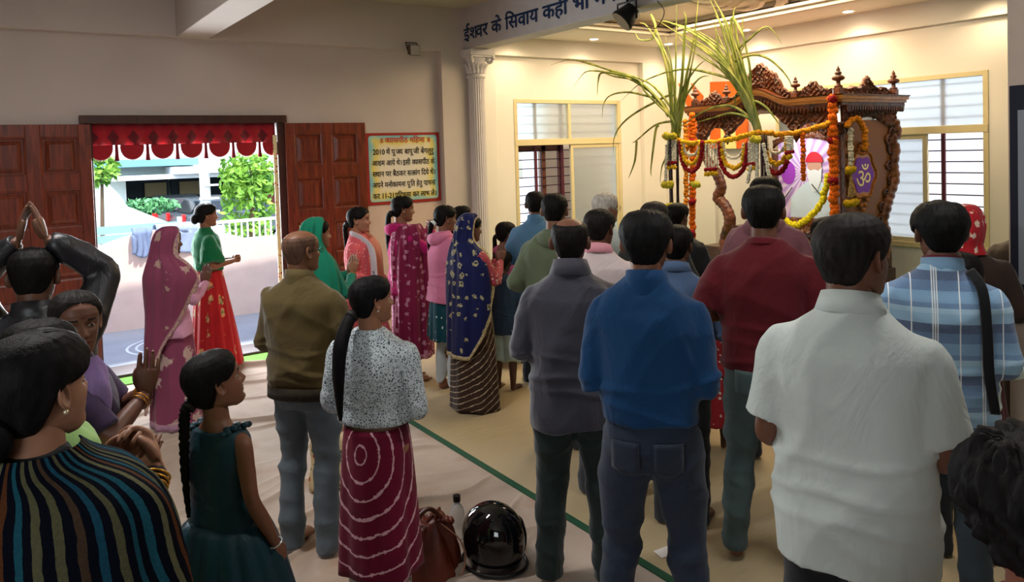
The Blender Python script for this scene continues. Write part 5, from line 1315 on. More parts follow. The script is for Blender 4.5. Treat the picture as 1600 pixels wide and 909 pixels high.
def solid(o, th=.004, off=1.0, smooth=0):
    md = o.modifiers.new('thickness', 'SOLIDIFY'); md.thickness = th; md.offset = off; return o
def sc(mb, s): mb.v = [(x*s, y*s, z*s) for x, y, z in mb.v]; return mb
PEOPLE = []
def person(label, px, py, w, turn=0, ht=0, pitch=0, roll=0, pose='namaste', tone='#6b4630', fem=False, hair=None, top=None, bottom=None, seed=1, group=None,
           child=False, bw=1.0, kind='person', height=None, eyes=False, hsc=None, opt=None, dy=0.0, poseR=None, category='person'):
    opt = dict(opt or {}); hsc = hsc or (1.22 if child else (1.0 if not fem else 1.0))
    p = at(px, py, w); hgt = height or p.z; s = hgt/(1.475+.225*hsc+.012)
    az = ray_az(px)-rad(turn)
    root = empty('person', label, category, group, (p.x, p.y, 0), az-PI/2)
    # put the crown, not the hips, under the measured point
    lean = opt.get('lean', 0)
    def mk(ps, sx):
        q = dict(ps)
        for kk in ('e', 'w', 'hd', 'pn'): q[kk] = (q[kk][0]*sx, q[kk][1], q[kk][2])
        return q
    PL = POSES[pose] if isinstance(pose, str) else pose; PR = PL if poseR is None else (POSES[poseR] if isinstance(poseR, str) else poseR)
    P = {-1: mk(PL, -1), 1: mk(PR, 1)}
    piv = Vector((0, -.02, .045))
    H = Matrix.Translation((0, .004+dy, 1.475)) @ Matrix.Translation(piv) @ Matrix.Rotation(-rad(ht), 4, 'Z') @ Matrix.Rotation(rad(pitch), 4, 'X') @ Matrix.Rotation(rad(roll), 4, 'Y') @ Matrix.Scale(hsc, 4) @ Matrix.Translation(-piv)
    Hc = H @ Matrix.Translation((0, 0, -1.475))   # for cloth laid out in standing coordinates
    opt['_H'] = H; opt['_neck'] = H @ Vector((0, -.026, .085)); opt['fem'] = fem; opt['bw'] = bw
    opt.setdefault('hw', .97 if fem else 1.0)
    body(s, root, P, tone, pose, opt)
    # crown offset: shift so that the head sits on the measured pixel
    cw = (H @ Vector((0, -.005, .225)))*s; rz = root.rotation_euler.z
    root.location.x -= cw.x*math.cos(rz)-cw.y*math.sin(rz); root.location.y -= cw.x*math.sin(rz)+cw.y*math.cos(rz)
    if eyes:
        for sx in (-1, 1):
            e = MB().sphere((0, 0, 0), .0114, 20, 12); M = Matrix.Scale(s, 4) @ H @ Matrix.Translation((sx*.031, .0650, .1165)); e.xf(M)
            eo = e.obj('eye', plain('#cfc4b8', .25, spec=.6), root, smooth=True)
            gz = opt.get('gaze', (0, 1, 0)); g = Vector(gz).normalized()
            i = MB().lathe((0, 0, .0083), [(.0001, .0040), (.003, .0039), (.0056, .0030), (.0058, .002), (.0001, .002)], 16)
            i.xf(M @ Vector((0, 0, 1)).rotation_difference(g).to_matrix().to_4x4()); i.obj('iris', plain('#120b08', .15, spec=.8), eo, smooth=True)
            lid = MB(); R = []
            for q in range(8):                            # upper and lower lids as shells round the ball
                el = rad(14+q*11); R.append([(.0124*math.cos(el*1.0)*math.sin(b), .0124*math.cos(el)*math.cos(b), .0124*math.sin(el)-.003*(1-abs(math.cos(b)))) for b in (rad(-80+160*j/12) for j in range(13))])
            lid.rings(R, 0, False); R = []
            for q in range(8):
                el = rad(-16-q*10); R.append([(.0122*math.cos(el)*math.sin(b), .0122*math.cos(el)*math.cos(b), .0122*math.sin(el)+.002*(1-abs(math.cos(b)))) for b in (rad(-80+160*j/12) for j in range(13))])
            lid.rings(R, 0, False); lid.xf(M); lo = lid.obj('eyelid', skin_mat(tone), root, smooth=True); solid(lo, .0012)
    # ---- hair
    if hair:
        hk = hair.get('kind', 'short'); hm = hair_mat(hair.get('c', '#0a0807'))
        Ms = Matrix.Scale(s, 4) @ H
        if hk != 'none':
            cap = hair_cap(hair.get('line', FEMALE if fem else MALE), hair.get('th', .014), hair.get('top'), opt['hw'], hair.get('rough', .0007), seed, parting=hair.get('part', False))
            cap.xf(Ms); ho = cap.obj('hair', hm, root, smooth=True)
        W = lambda q: (H @ Vector(q))
        if hk in ('ponytail', 'braid', 'plait'):
            a0 = W((0, -.100, hair.get('tz', .10))); L = hair.get('len', .42); sd = hair.get('side', 0); fw_ = hair.get('fwd', 0)
            bk = -.135-hair.get('out', 0)
            pts = [a0, a0+Vector((sd*.25, -.035, -.03)), Vector((a0.x+sd*.6, min(a0.y-.02, bk)+fw_*.4, a0.z-.14)), Vector((a0.x+sd, bk+fw_, a0.z-L*.6)), Vector((a0.x+sd*1.1, bk+.01+fw_, a0.z-L))]
            if hk == 'ponytail':
                pm = MB().tube(pts, [.026, .034, .040, .034, .010], 14, sub=6, flat=.72)
            else:
                Pp, rr = smooth_path(pts, [.026, .024, .022, .018, .008], 12)
                n_ = len(Pp); rr = [q*(.80+.38*abs(math.sin(j*PI/(2.6)))) for j, q in enumerate(rr)]
                pm = MB().tube(Pp, rr, 12)
            sc(pm, s); pm.obj(hk if hk != 'plait' else 'braid', hm, root if hk == 'none' else ho, smooth=True)
            bd = MB().tube([a0+Vector((0, -.004, -.004)), a0+Vector((sd*.1, -.026, -.022))], [.030, .032], 14); sc(bd, s)
            bd.obj('hair_band', plain(hair.get('band', '#1a1414'), .6), ho, smooth=True)
        if hk == 'bun':
            b = MB().sphere((0, 0, 0), (.052, .040, .052), 18, 12); b.xf(Ms @ Matrix.Translation((0, -.120, hair.get('tz', .10)))); b.obj('hair_bun', hm, ho, smooth=True)
    def add(o, lab=None):
        if lab: o['label'] = lab
        return o
    for dd in (top, bottom):
        if dd and 'hem_px' in dd: dd['hem'] = at(px, dd['hem_px'], w).z/s
    # ---- lower body first so that tops overlap it
    if bottom:
        bk = bottom['kind']; bm_ = bottom['mat']
        if bk == 'trousers':
            mb = MB(); lo = bottom.get('loose', 0); hem = bottom.get('hem', .02); wz = bottom.get('waist', 1.0)
            mb.rings([ell(0, -.012, z, rx*bw, ry, 30) for z, rx, ry in ((.78, .150, .105), (.84, .172, .124), (.90, .176, .130), (.95, .168, .120), (wz, .160, .112))])
            for sx in (-1, 1):
                st = opt.get('st', 0); g = [(sx*(x+st*.11*(.9-z)/.9), y, z) for x, y, z in ((.078, -.006, .90), (.088, -.002, .80), (.094, .006, .66), (.098, .014, .50), (.101, -.004, .40), (.103, -.018, .26), (.104, -.026, .12), (.104, -.024, hem))]
                q = [.094, .094, .082, .066, .064, .061, .056, .057]
                k_ = bottom.get('flare', 0)
                g = [v for v in g if v[2] >= hem-.001]
                mb.tube(g, [a+lo+(k_*max(0, .5-v[2])) for a, v in zip(q, g)], 20, sub=4)
            o = cloth_obj(mb, 'trousers' if hem < .3 else 'shorts', [bm_], root, .011, 3, bottom.get('wr', .012), 'leg', seed+5, s)
        else:
            o = skirt_mb(bottom.get('hem', .03), bottom.get('z1', 1.0), bottom.get('r0', .135), bottom.get('r1', .30), bottom.get('ply', 16), bottom.get('amp', .012), seed=seed, ell_y=bottom.get('ey', .84), pw=bottom.get('pw', 1), lean=bottom.get('lean', 0), nz=bottom.get('nz', 26))
            sc(o, s); o = solid(o.obj(bottom.get('name', 'skirt'), [bm_], root, smooth=True))
        add(o, bottom.get('label'))
    if top:
        mb = MB(); tab = FT if fem else MT
        hem = top.get('hem', .84)
        mb.rings(torso_rings(tab, hem, top.get('neck', 1.478), top.get('loose', .012), top.get('belly', 0), bw, gather=top.get('gather', 0), flare=top.get('flare', 0)))
        if top.get('sleeve', 'long') != 'none':
            for sx in (-1, 1): sleeve(mb, P[sx], sx, top.get('sleeve', 'long'), top.get('sl', .004), bw)
        o = cloth_obj(mb, top.get('name', 'shirt'), [top['mat']], root, top.get('vox', .011), top.get('sm', 4), top.get('wr', .016), top.get('ck', 'shirt'), seed, s)
        add(o, top.get('label'))
        ck = top.get('collar')
        if ck:
            cm = sc(collar_mb(ck), s)
            co = cm.obj('hood' if ck == 'hood' else 'collar', [top.get('cmat', top['mat'])], o, smooth=True)
    PEOPLE.append(root); root['_s'] = s
    del root['_s']
    return root, s, H, Hc, P
# ================================================================ EVERY PERSON IN THE HALL
def jeans_details(r, s, P_bw=1.0, loose=.012, z0=.80, dn='#0b1a2c'):
    mt = denim(dn)
    for sx in (-1, 1):
        R = []
        for i in range(7):
            z = z0+.115*i/6; w0, w1 = .025, .125
            if i == 0: w0, w1 = .06, .09
            rx = .176*P_bw+loose+.006; ry = .128+loose+.010
            R.append([(sx*(w0+(w1-w0)*j/6), -.012-ry*math.sqrt(max(0, 1-((w0+(w1-w0)*j/6)/rx)**2.3)), z) for j in range(7)])
        o = sc(MB().rings(R, 0, False), s).obj('back_pocket', mt, r, smooth=True); o.modifiers.new('thickness', 'SOLIDIFY').thickness = .004
def drape(root, s, levels, mat, name, H=None, lab=None, th=.004, **k):
    o = sc(drape_mb(levels, H, **k), s).obj(name, [mat], root, smooth=True); solid(o, th)
    if lab: o['label'] = lab
    return o
def bangles(root, s, P, sx, n=3, col='#c98a3a', r=.031, metal=.8, gap=.010, back=.02):
    w = Vector(P[sx]['w']); e = Vector(P[sx]['e']); d = (e-w).normalized(); u = d.orthogonal().normalized(); v = d.cross(u)
    for i in range(n):
        c = w+d*(back+gap*i); mb = MB(); pts = [c+(u*math.cos(a)+v*math.sin(a))*r for a in (2*PI*k/20 for k in range(21))]
        mb.tube(pts, .0032, 6); sc(mb, s).obj('bangle', plain(col, .3, metal), root, smooth=True)
def earring(root, s, H, sides=(1, -1), col='#e8e0d0'):
    for sx in sides:
        mb = MB().sphere((sx*.084, -.012, .078), .0055, 10, 8); mb.xf(Matrix.Scale(s, 4) @ H); mb.obj('earring', plain(col, .2, .6), root, smooth=True)
def glasses(root, s, H):
    mb = MB()
    for sx in (-1, 1):
        mb.tube([(sx*.033+.022*math.cos(a), .100-.006*abs(math.cos(a)), .116+.017*math.sin(a)) for a in (2*PI*k/16 for k in range(17))], .0016, 6)
        mb.tube([(sx*.055, .094, .120), (sx*.078, .06, .122), (sx*.083, .0, .122), (sx*.081, -.022, .108)], .0017, 6)
    mb.tube([(-.011, .103, .118), (0, .106, .121), (.011, .103, .118)], .0014, 6); mb.xf(Matrix.Scale(s, 4) @ H)
    o = mb.obj('glasses', plain('#1b1512', .3, .3), root)
    ln = MB()
    for sx in (-1, 1): ln.rings([[(sx*.033+.020*math.cos(a), .098+q, .116+.0155*math.sin(a)) for a in (2*PI*k/14 for k in range(14))] for q in (0, .001)])
    t = NT('lens'); m = t.out((1, 1, 1), .02, 0, .5, **{'Transmission Weight': 1.0, 'IOR': 1.05}); ln.xf(Matrix.Scale(s, 4) @ H); ln.obj('lens', m, o)
T1, T2, T3 = '#7a5238', '#8d6248', '#5e3c2a'
GM = 'men standing with their backs to the camera'
# ---- the men in front
white = fabric('#bcc6c2', .04, .8, .1)
person('man in a white polo shirt seen from behind, grey-flecked dark hair, face turned right', 1330, 330, 2.05, 6, 32, 2, tone='#6a4533', seed=11, bw=1.0,
       pose=dict(e=(.216, -.03, 1.10), w=(.09, .21, 1.08), hd=(-1, .7, .1), pn=(-.5, -.8, 0), hk='clasp'),
       hair=dict(c='#1d1a18', th=.010, line=RECEDE), top=dict(mat=white, hem_px=885, sleeve='short', collar='polo', loose=.022, belly=.03, wr=.018, sl=.006), bottom=dict(kind='trousers', mat=fabric('#17191c')), opt=dict(hs=1.05, st=.3))
r, s, H, Hc, P = person('man in a blue quarter-zip sweater and jeans, back to the camera, centre front', 1009, 329, 2.78, 6, 4, 0, tone='#7d523c', seed=12, bw=.97,
       pose=dict(e=(.205, -.035, 1.095), w=(.09, .21, 1.09), hd=(-1, .7, .1), pn=(-.5, -.8, 0), hk='clasp'),
       hair=dict(c='#0a0a0b', th=.021), top=dict(mat=fabric('#123a62', .1, .9, .12), hem_px=655, collar='stand', loose=.016, wr=.020, sl=.003, gather=.5), bottom=dict(kind='trousers', mat=denim('#0c1c30'), loose=.008, wr=.018), opt=dict(st=.45))
jeans_details(r, s)
person('balding man in a dark grey sweater and black track pants left of the blue sweater', 889, 338, 3.38, 3, 0, 3, tone='#6d4735', seed=13, bw=1.04,
       pose=dict(e=(.240, -.03, 1.10), w=(.09, .22, 1.08), hd=(-1, .7, .1), pn=(-.5, -.8, 0), hk='clasp'),
       hair=dict(c='#14110f', th=.008, top=.90, line=RECEDE), top=dict(mat=fabric('#30303c', .1, .7, .3, spec=.3), hem_px=668, collar='fold', loose=.024, wr=.018, sl=.012, gather=.4), bottom=dict(kind='trousers', mat=fabric('#1a2725', .1, .7), loose=.014, wr=.016, hem=.04), opt=dict(st=.30))
r, s, H, Hc, P = person('shaven-headed man in a brown jacket and faded grey jeans wearing glasses', 468, 357, 3.74, 32, 26, 2, tone='#7a5138', seed=14, bw=1.05,
       pose=dict(e=(.245, .01, 1.10), w=(.06, .25, 1.14), hd=(-.6, .5, .7), pn=(-.9, -.4, 0), hk='flat'),
       hair=dict(c='#5c4336', th=.0010, line=RECEDE, top=.86, rough=.0002), top=dict(mat=fabric('#52441f', .12, .75, .2, spec=.25), hem_px=604, collar='stand', loose=.024, wr=.016, sl=.012, gather=.6, label='brown zip jacket with a dark waistband'), bottom=dict(kind='trousers', mat=denim('#5a6872'), loose=.006, wr=.016, flare=.01))
glasses(r, s, H)
sc(MB().rings(torso_rings(MT, .842, .905, .020, 0, 1.05)), s).obj('waistband', [fabric('#2b2419')], r, smooth=True)
r, s, H, Hc, P = person('man in a maroon T-shirt and grey-green jeans, back to the camera, barefoot', 1192, 289, 3.50, 3, 0, 3, tone='#6e4733', seed=15, bw=1.08,
       pose=dict(e=(.262, -.03, 1.12), w=(.09, .22, 1.10), hd=(-1, .7, .1), pn=(-.5, -.8, 0), hk='clasp'),
       hair=dict(c='#0b0a0a', th=.016), top=dict(mat=fabric('#56111a', .08), hem_px=578, sleeve='short', collar='crew', loose=.018, wr=.015, sl=.014), bottom=dict(kind='trousers', mat=denim('#445758'), loose=.006, wr=.018, hem=.05), opt=dict(st=.45))
jeans_details(r, s, 1.08, .006, .79, '#3e5051')
r, s, H, Hc, P = person('man in a blue plaid knitted pullover with a black shoulder strap', 1468, 316, 2.95, -6, -10, -2, tone='#73503f', seed=16, bw=.98,
       pose=dict(e=(.205, -.03, 1.10), w=(.09, .22, 1.10), hd=(-1, .7, .1), pn=(-.5, -.8, 0), hk='clasp'),
       hair=dict(c='#0a0a0a', th=.024), top=dict(mat=plaid(), hem=.86, collar='stand', cmat=fabric('#7ea4c4'), loose=.018, wr=.012, sl=.006), bottom=dict(kind='trousers', mat=denim('#33424e')))
sc(MB().tube([(.085, -.07, 1.462), (.115, -.145, 1.40), (.125, -.168, 1.25), (.13, -.17, 1.1), (.15, -.16, .95)], .018, 8, sub=5, flat=.2, up=(0, 1, 0)), s).obj('shoulder_strap', fabric('#101114'), r, smooth=True)['label'] = 'black webbing shoulder strap'
sc(MB().rings([ell(0, -.022, z, a, a, 24, 2, -.2) for z, a in ((1.44, .066), (1.505, .069), (1.507, .064), (1.46, .060))]), s).obj('inner_collar', fabric('#6b2130'), r, smooth=True)
# ---- men further forward
person('man in a hooded mauve sweatshirt in front of the maroon T-shirt', 1196, 275, 4.65, 10, 4, 0, tone='#5e4031', seed=17, bw=1.05, pose='clasp', hair=dict(th=.014),
       top=dict(mat=fabric('#7c5058'), collar='hood', loose=.03, sleeve='long'), bottom=dict(kind='trousers', mat=fabric('#2b2f38')))
person('man in a rust-orange shirt mostly hidden behind the white polo shirt', 1292, 338, 4.15, 10, 10, 0, tone='#6a4634', seed=18, pose='clasp', hair=dict(th=.012), top=dict(mat=fabric('#8a4530'), collar='polo'), bottom=dict(kind='trousers', mat=fabric('#33363c')))
person('tall man in a steel-blue jacket before the alcove window, back to the camera', 836, 298, 6.35, 2, 0, 0, tone='#6e4a38', seed=19, pose='clasp', hair=dict(th=.012), top=dict(mat=fabric('#4f7796'), collar='stand', loose=.03, label='steel-blue jacket with paler shoulders'), bottom=dict(kind='trousers', mat=fabric('#2b323c')))
person('man in an olive hooded sweatshirt left of the balding man', 866, 301, 4.95, 6, 6, -2, tone='#7a5540', seed=20, pose='clasp', hair=dict(th=.010), top=dict(mat=fabric('#55604a'), collar='hood', loose=.034), bottom=dict(kind='trousers', mat=fabric('#2d3238')))
r, s, H, Hc, P = person('white-haired man wearing glasses and a white shirt near the window frame', 946, 301, 5.5, 20, 34, 0, tone='#8a5f49', seed=21, pose='namaste', hair=dict(c='#b9b4aa', th=.014), top=dict(mat=white, collar='polo', loose=.02, sleeve='short'), bottom=dict(kind='trousers', mat=fabric('#3a3a3c')))
glasses(r, s, H)
person('man in a pale pink-collared shirt in front of the white-haired man', 936, 325, 4.25, 14, 14, 0, tone='#6d4634', seed=22, pose='clasp', hair=dict(th=.010, c='#171312'), top=dict(mat=fabric('#cfc0c0', .05), collar='polo', cmat=fabric('#d693a0'), loose=.02), bottom=dict(kind='trousers', mat=fabric('#3c3f46')))
person('grey-templed man in a dark jacket just behind the blue sweater\'s head', 1022, 314, 4.8, 12, 16, 0, tone='#6b4633', seed=23, bw=1.08, pose='wide', hair=dict(th=.012, c='#2a2625'), top=dict(mat=fabric('#272b2c', .1, .7), collar='stand', loose=.03), bottom=dict(kind='trousers', mat=fabric('#262a30')))
person('man in a black jacket beside the sugarcane stalks', 1058, 316, 5.55, 14, 20, 0, tone='#704a38', seed=24, bw=1.08, pose='clasp', hair=dict(th=.010), top=dict(mat=fabric('#1d1f22', .1, .7), collar='stand', loose=.034), bottom=dict(kind='trousers', mat=fabric('#26282c')))
person('short man in a faded denim shirt right of the blue sweater', 1056, 351, 3.9, 8, 6, 0, tone='#5f4130', seed=25, pose='clasp', hair=dict(th=.016), top=dict(mat=denim('#41597c'), collar='polo', loose=.02), bottom=dict(kind='trousers', mat=fabric('#2d3036')))
# ---- people at the right edge
r, s, H, Hc, P = person('person in a red floral headscarf and dark brown jacket by the right window', 1508, 322, 4.1, 0, 0, 0, fem=True, tone='#6a4533', seed=26, pose='clasp', bw=1.1, hair=None, top=dict(mat=fabric('#2e211b'), loose=.03), bottom=dict(kind='skirt', mat=fabric('#4d2322'), r1=.26))
drape(r, s, [(1.725, 0, .01, .01, 175, 175), (1.715, -.005, .055, .06, 165, 165), (1.67, -.01, .088, .108, 130, 130), (1.60, -.012, .100, .124, 115, 115), (1.54, -.02, .095, .115, 112, 112), (1.49, -.03, .088, .095, 110, 110), (1.44, -.03, .105, .10, 100, 100)], motif('#a81f28', '#e0bfa8', 17, .30, seed=2, mot2='#d8d0c0'), 'headscarf', H=Hc, amp=.004, fold=5, seed=4)
r, s, H, Hc, P = person('child with a pale aqua scarf round the neck beyond the plaid pullover', 1500, 392, 3.5, -4, 0, 0, child=True, tone='#5d3f30', seed=27, pose='clasp', hair=dict(th=.016, line=FEMALE), top=dict(mat=fabric('#c8dcd4'), loose=.02, collar='hood', cmat=fabric('#a9d8d2')), bottom=dict(kind='trousers', mat=fabric('#2b3038')))
person('person in a dark brown coat half hidden by the pillar at the right edge', 1606, 315, 4.9, -6, 0, 0, tone='#6a4634', seed=28, pose='wide', bw=1.1, hair=dict(th=.014), top=dict(mat=fabric('#41352c', .1, .65), loose=.03, hem=.7), bottom=dict(kind='trousers', mat=fabric('#2c1a17')))
person('child in a red and white patterned dress between blue sweater and maroon T-shirt', 1112, 455, 4.9, 6, 0, 0, child=True, fem=True, tone='#5d3f30', seed=29, pose='clasp', hair=dict(th=.014), top=dict(mat=motif('#9c2a30', '#d9c9c0', 26, .26), loose=.012, sleeve='short'), bottom=dict(kind='skirt', name='skirt', mat=motif('#9c2a30', '#d9c9c0', 26, .26), hem=.3))
r, s, H, Hc, P = person('blurred person with a round mop of dark curly hair in the bottom right corner', 1612, 698, 1.15, -22, -10, -4, tone='#7d4c3a', seed=30, fem=True, pose='clasp', hair=dict(th=.046, rough=.006, c='#0d0a0b', line=[(0, .86), (40, .84), (60, .72), (75, .50), (100, .34), (130, .14), (180, .02)]), top=dict(mat=fabric('#8a3030'), collar='crew', loose=.02), bottom=dict(kind='skirt', mat=fabric('#5a2626')))
# ---- women and children, middle distance
lw_tone = '#94664c'
r, s, H, Hc, P = person('woman in a white lace top and maroon tie-dye kurta with a long black ponytail', 578, 431, 3.15, 28, 40, 3, fem=True, tone=lw_tone, seed=31, bw=1.12, eyes=True,
       pose=dict(e=(.235, -.02, 1.08), w=(.10, .20, .99), hd=(-1, .6, .0), pn=(-.5, -.8, 0), hk='clasp'),
       hair=dict(kind='ponytail', len=.50, c='#0a090b', th=.014, tz=.075, side=-.045, fwd=.0, out=.035), top=dict(mat=lace(), hem_px=659, sleeve='three', loose=.012, wr=.006, neck=1.465), bottom=dict(kind='skirt', name='kurta_skirt', mat=tiedye('#6d1030', '#d8a8b4', -1.62, .757, .074), hem_px=893, z1=.99, r0=.155, r1=.205, ply=7, amp=.010, pw=.6, ey=.9))
earring(r, s, H, (1, -1))
sc(MB().tube([(.10, -.02, .55), (.10, -.02, .08)], [.075, .060], 20), s).obj('leggings', motif('#b9b6ae', '#54504a', 30, .2), r, smooth=True)
sc(MB().tube([(-.10, -.02, .55), (-.10, -.02, .08)], [.075, .060], 20), s).obj('leggings', motif('#b9b6ae', '#54504a', 30, .2), r, smooth=True)
# girl in the teal dress
teal = fabric('#053440', .25, .5, .08, spec=.3)
r, s, H, Hc, P = person('girl in a sleeveless teal gown with a long braid looking up', 322, 548, 2.6, 52, 22, 14, child=True, fem=True, tone='#80543e', seed=32, eyes=True,
       pose=dict(e=(.215, -.02, 1.10), w=(.225, .10, .84), hd=(.0, .25, -1), pn=(-1, .1, 0), hk='relaxed'),
       hair=dict(kind='braid', len=.52, th=.016, tz=.08, side=-.02, fwd=.0, out=.02), top=dict(name='bodice', mat=teal, hem=.93, sleeve='none', loose=.006, wr=.008, neck=1.40), bottom=dict(kind='skirt', name='gown_skirt', mat=teal, hem=.10, z1=.98, r0=.150, r1=.40, ply=17, amp=.022, pw=.55, ey=.95))
bangles(r, s, P, 1, 1, '#d8dce0', .032, .3, back=.015); bangles(r, s, P, -1, 1, '#d8dce0', .032, .3, back=.015)
for sx in (-1, 1):
    f = MB()
    for j in range(9):
        a = j/8; f.sphere((sx*(.105+.012*math.sin(j*2.3)), -.075+.15*a, 1.415-.035*abs(a-.5)), (.020, .018, .015), 8, 6)
    sc(f, s).obj('shoulder_ruffle', teal, r, smooth=True)
f = MB()
for j in range(7): f.sphere((.145*math.cos(rad(-20+j*7)), .125*math.sin(rad(-20+j*7)), .985), (.020, .016, .013), 8, 6)
sc(f, s).obj('waist_flower', teal, r, smooth=True)
# saree woman
sar = '#7d3a55'
sarm = border_uv(sar, '#a98a80', '#96707a', 6.5, .26, .06, 'both', .04, stretch=.8, inner='#b79a86')
r, s, H, Hc, P = person('woman in a mauve saree veiling her head, hands joined, by the open doorway', 264, 356, 5.6, 66, 6, -2, fem=True, tone='#5d3d30', seed=33, bw=1.12, eyes=True,
       pose=dict(e=(.235, .08, 1.10), w=(.024, .30, 1.20), hd=(-.04, .25, 1), pn=(-1, 0, 0), hk='flat'),
       hair=dict(kind='short', th=.012), top=dict(mat=fabric('#c08aa6'), sleeve='long', loose=.01, hem=.80, label='mauve-pink knitted cardigan'), bottom=dict(kind='skirt', name='saree_skirt', mat=border_uv(sar, '#b49a92', '#a8809a', 6, .34, .0001, 'left', .06, inner='#b48aa4'), hem_px=666, z1=1.0, r0=.15, r1=.235, ply=9, amp=.012, pw=.6))
drape(r, s, [(1.73, 0, .01, .01, 178, 178), (1.722, -.002, .05, .058, 172, 172), (1.68, -.004, .088, .105, 128, 128), (1.61, -.008, .100, .124, 112, 112), (1.53, -.015, .106, .128, 108, 108), (1.47, -.02, .130, .135, 115, 115), (1.40, -.01, .215, .168, 120, 128), (1.30, .0, .295, .205, 118, 132), (1.15, -.01, .290, .195, 108, 112), (.95, -.015, .235, .195, 92, 84), (.70, -.02, .235, .21, 78, 40), (.42, -.02, .25, .225, 60, 20), (.16, -.02, .26, .235, 40, 5)], sarm, 'saree_veil', H=Hc, seed=3, amp=.011, fold=6, lab='mauve veil with pale fan motifs')
# green top woman
r, s, H, Hc, P = person('woman in a green blouse and red floral skirt standing in the doorway, seen in profile', 322, 318, 7.0, 82, 0, 0, fem=True, tone='#84573f', seed=34, bw=1.02, eyes=True,
       pose=dict(e=(.215, -.0, 1.10), w=(.06, .24, 1.12), hd=(-.8, .8, .15), pn=(-.55, -.8, 0), hk='clasp'),
       hair=dict(kind='bun', th=.020, tz=.085), top=dict(mat=fabric('#0d6b40'), sleeve='short', hem=1.04, loose=.030, wr=.018, sl=.03, label='loose emerald green blouse'), bottom=dict(kind='skirt', mat=motif('#a31d22', '#c9976a', 11, .30, seed=5, mot2='#5e7a4a', stretch=.55), hem_px=572, z1=1.06, r0=.14, r1=.29, ply=13, amp=.014, pw=.9, lean=.04))
# green dupatta woman behind the bald man
gdup = border_uv('#0d7a5e', '#c98a9a', '#0b6a50', 3, .07, .02, 'both', .03)
r, s, H, Hc, P = person('woman with a green dupatta over her head behind the shaven-headed man', 495, 342, 5.35, 62, 10, 0, fem=True, tone='#99684f', seed=35, eyes=True, pose=dict(e=(.20, .12, 1.12), w=(.024, .29, 1.24), hd=(-.04, .3, 1), pn=(-1, 0, 0), hk='flat'),
       hair=dict(kind='short', th=.012), top=dict(mat=fabric('#15705a'), hem=.6, flare=.1), bottom=dict(kind='trousers', mat=fabric('#9c9488'), loose=.01))
drape(r, s, [(1.73, -.01, .01, .01, 178, 178), (1.722, -.015, .05, .055, 165, 165), (1.68, -.02, .092, .100, 112, 112), (1.61, -.025, .104, .118, 98, 98), (1.53, -.025, .108, .124, 98, 98), (1.47, -.02, .130, .135, 112, 112), (1.40, -.015, .195, .150, 125, 125), (1.28, -.01, .245, .165, 125, 130), (1.10, 0, .25, .19, 118, 130), (.92, 0, .22, .18, 80, 80), (.74, -.01, .2, .18, 40, 40)], gdup, 'dupatta', H=Hc, seed=8, amp=.012, fold=6)
bangles(r, s, P, 1, 2, '#a9804a')
# coral kurta woman
r, s, H, Hc, P = person('woman in a coral pink kurta with a pale scarf before the right door leaf', 560, 323, 6.25, 108, -2, 0, fem=True, tone='#a87258', seed=36, eyes=True, pose=dict(e=(.225, -.02, 1.12), w=(.11, .20, 1.02), hd=(-1, .5, -.2), pn=(-.5, -.8, 0), hk='clasp'),
       hair=dict(kind='braid', len=.40, th=.014, tz=.09, side=-.03), top=dict(mat=motif('#e0616a', '#f2b7a8', 34, .26), hem=.5, flare=.14, loose=.014, sleeve='long', label='long coral pink printed kurta'), bottom=dict(kind='trousers', mat=fabric('#c9a39a'), loose=.01))
for sx in (-1, 1):
    sc(MB().tube([(sx*.02, -.085, 1.475), (sx*.075, -.04, 1.47), (sx*.09, .06, 1.42), (sx*.085, .135, 1.32), (sx*.085, .15, 1.12), (sx*.10, .16, .85), (sx*.10, .165, .66)], [.02, .03, .034, .036, .038, .042, .045], 12, sub=5, flat=.25, up=(0, 1, 0)), s).obj('scarf', border_uv('#cfcad2', '#7e8894', '#e09a7a', 9, .3, .3, 'both'), r, smooth=True)
# magenta woman
mag = border_uv('#7a1842', '#b8809a', '#9c4a70', 15, .30, .07, 'both', .03, inner='#d8a0b8')
r, s, H, Hc, P = person('woman in a magenta hoodie with a long maroon printed shawl over her shoulder', 630, 306, 6.55, 72, 10, -4, fem=True, tone='#84583f', seed=37, eyes=True, pose=dict(e=(.20, .16, 1.22), w=(.05, .27, 1.38), hd=(-.15, .1, 1), pn=(-1, 0, -.2), hk='curl'),
       hair=dict(kind='ponytail', len=.46, th=.015, tz=.085, side=-.02), top=dict(mat=fabric('#b01a68'), hem=.82, collar='hood', loose=.022), bottom=dict(kind='trousers', mat=motif('#8a2048', '#c07a90', 40, .2, stretch=.3), loose=.02, hem=.06))
drape(r, s, [(1.46, .05, .155, .10, -20, 150), (1.43, .03, .20, .14, -20, 158), (1.34, .03, .235, .17, -18, 160), (1.15, .03, .250, .185, -14, 158), (.9, .03, .250, .19, -12, 156), (.6, .03, .255, .20, -12, 154), (.24, .03, .26, .21, -10, 150)], mag, 'shawl', seed=5, amp=.010, fold=9, lab='maroon shawl with pale pink motif border')
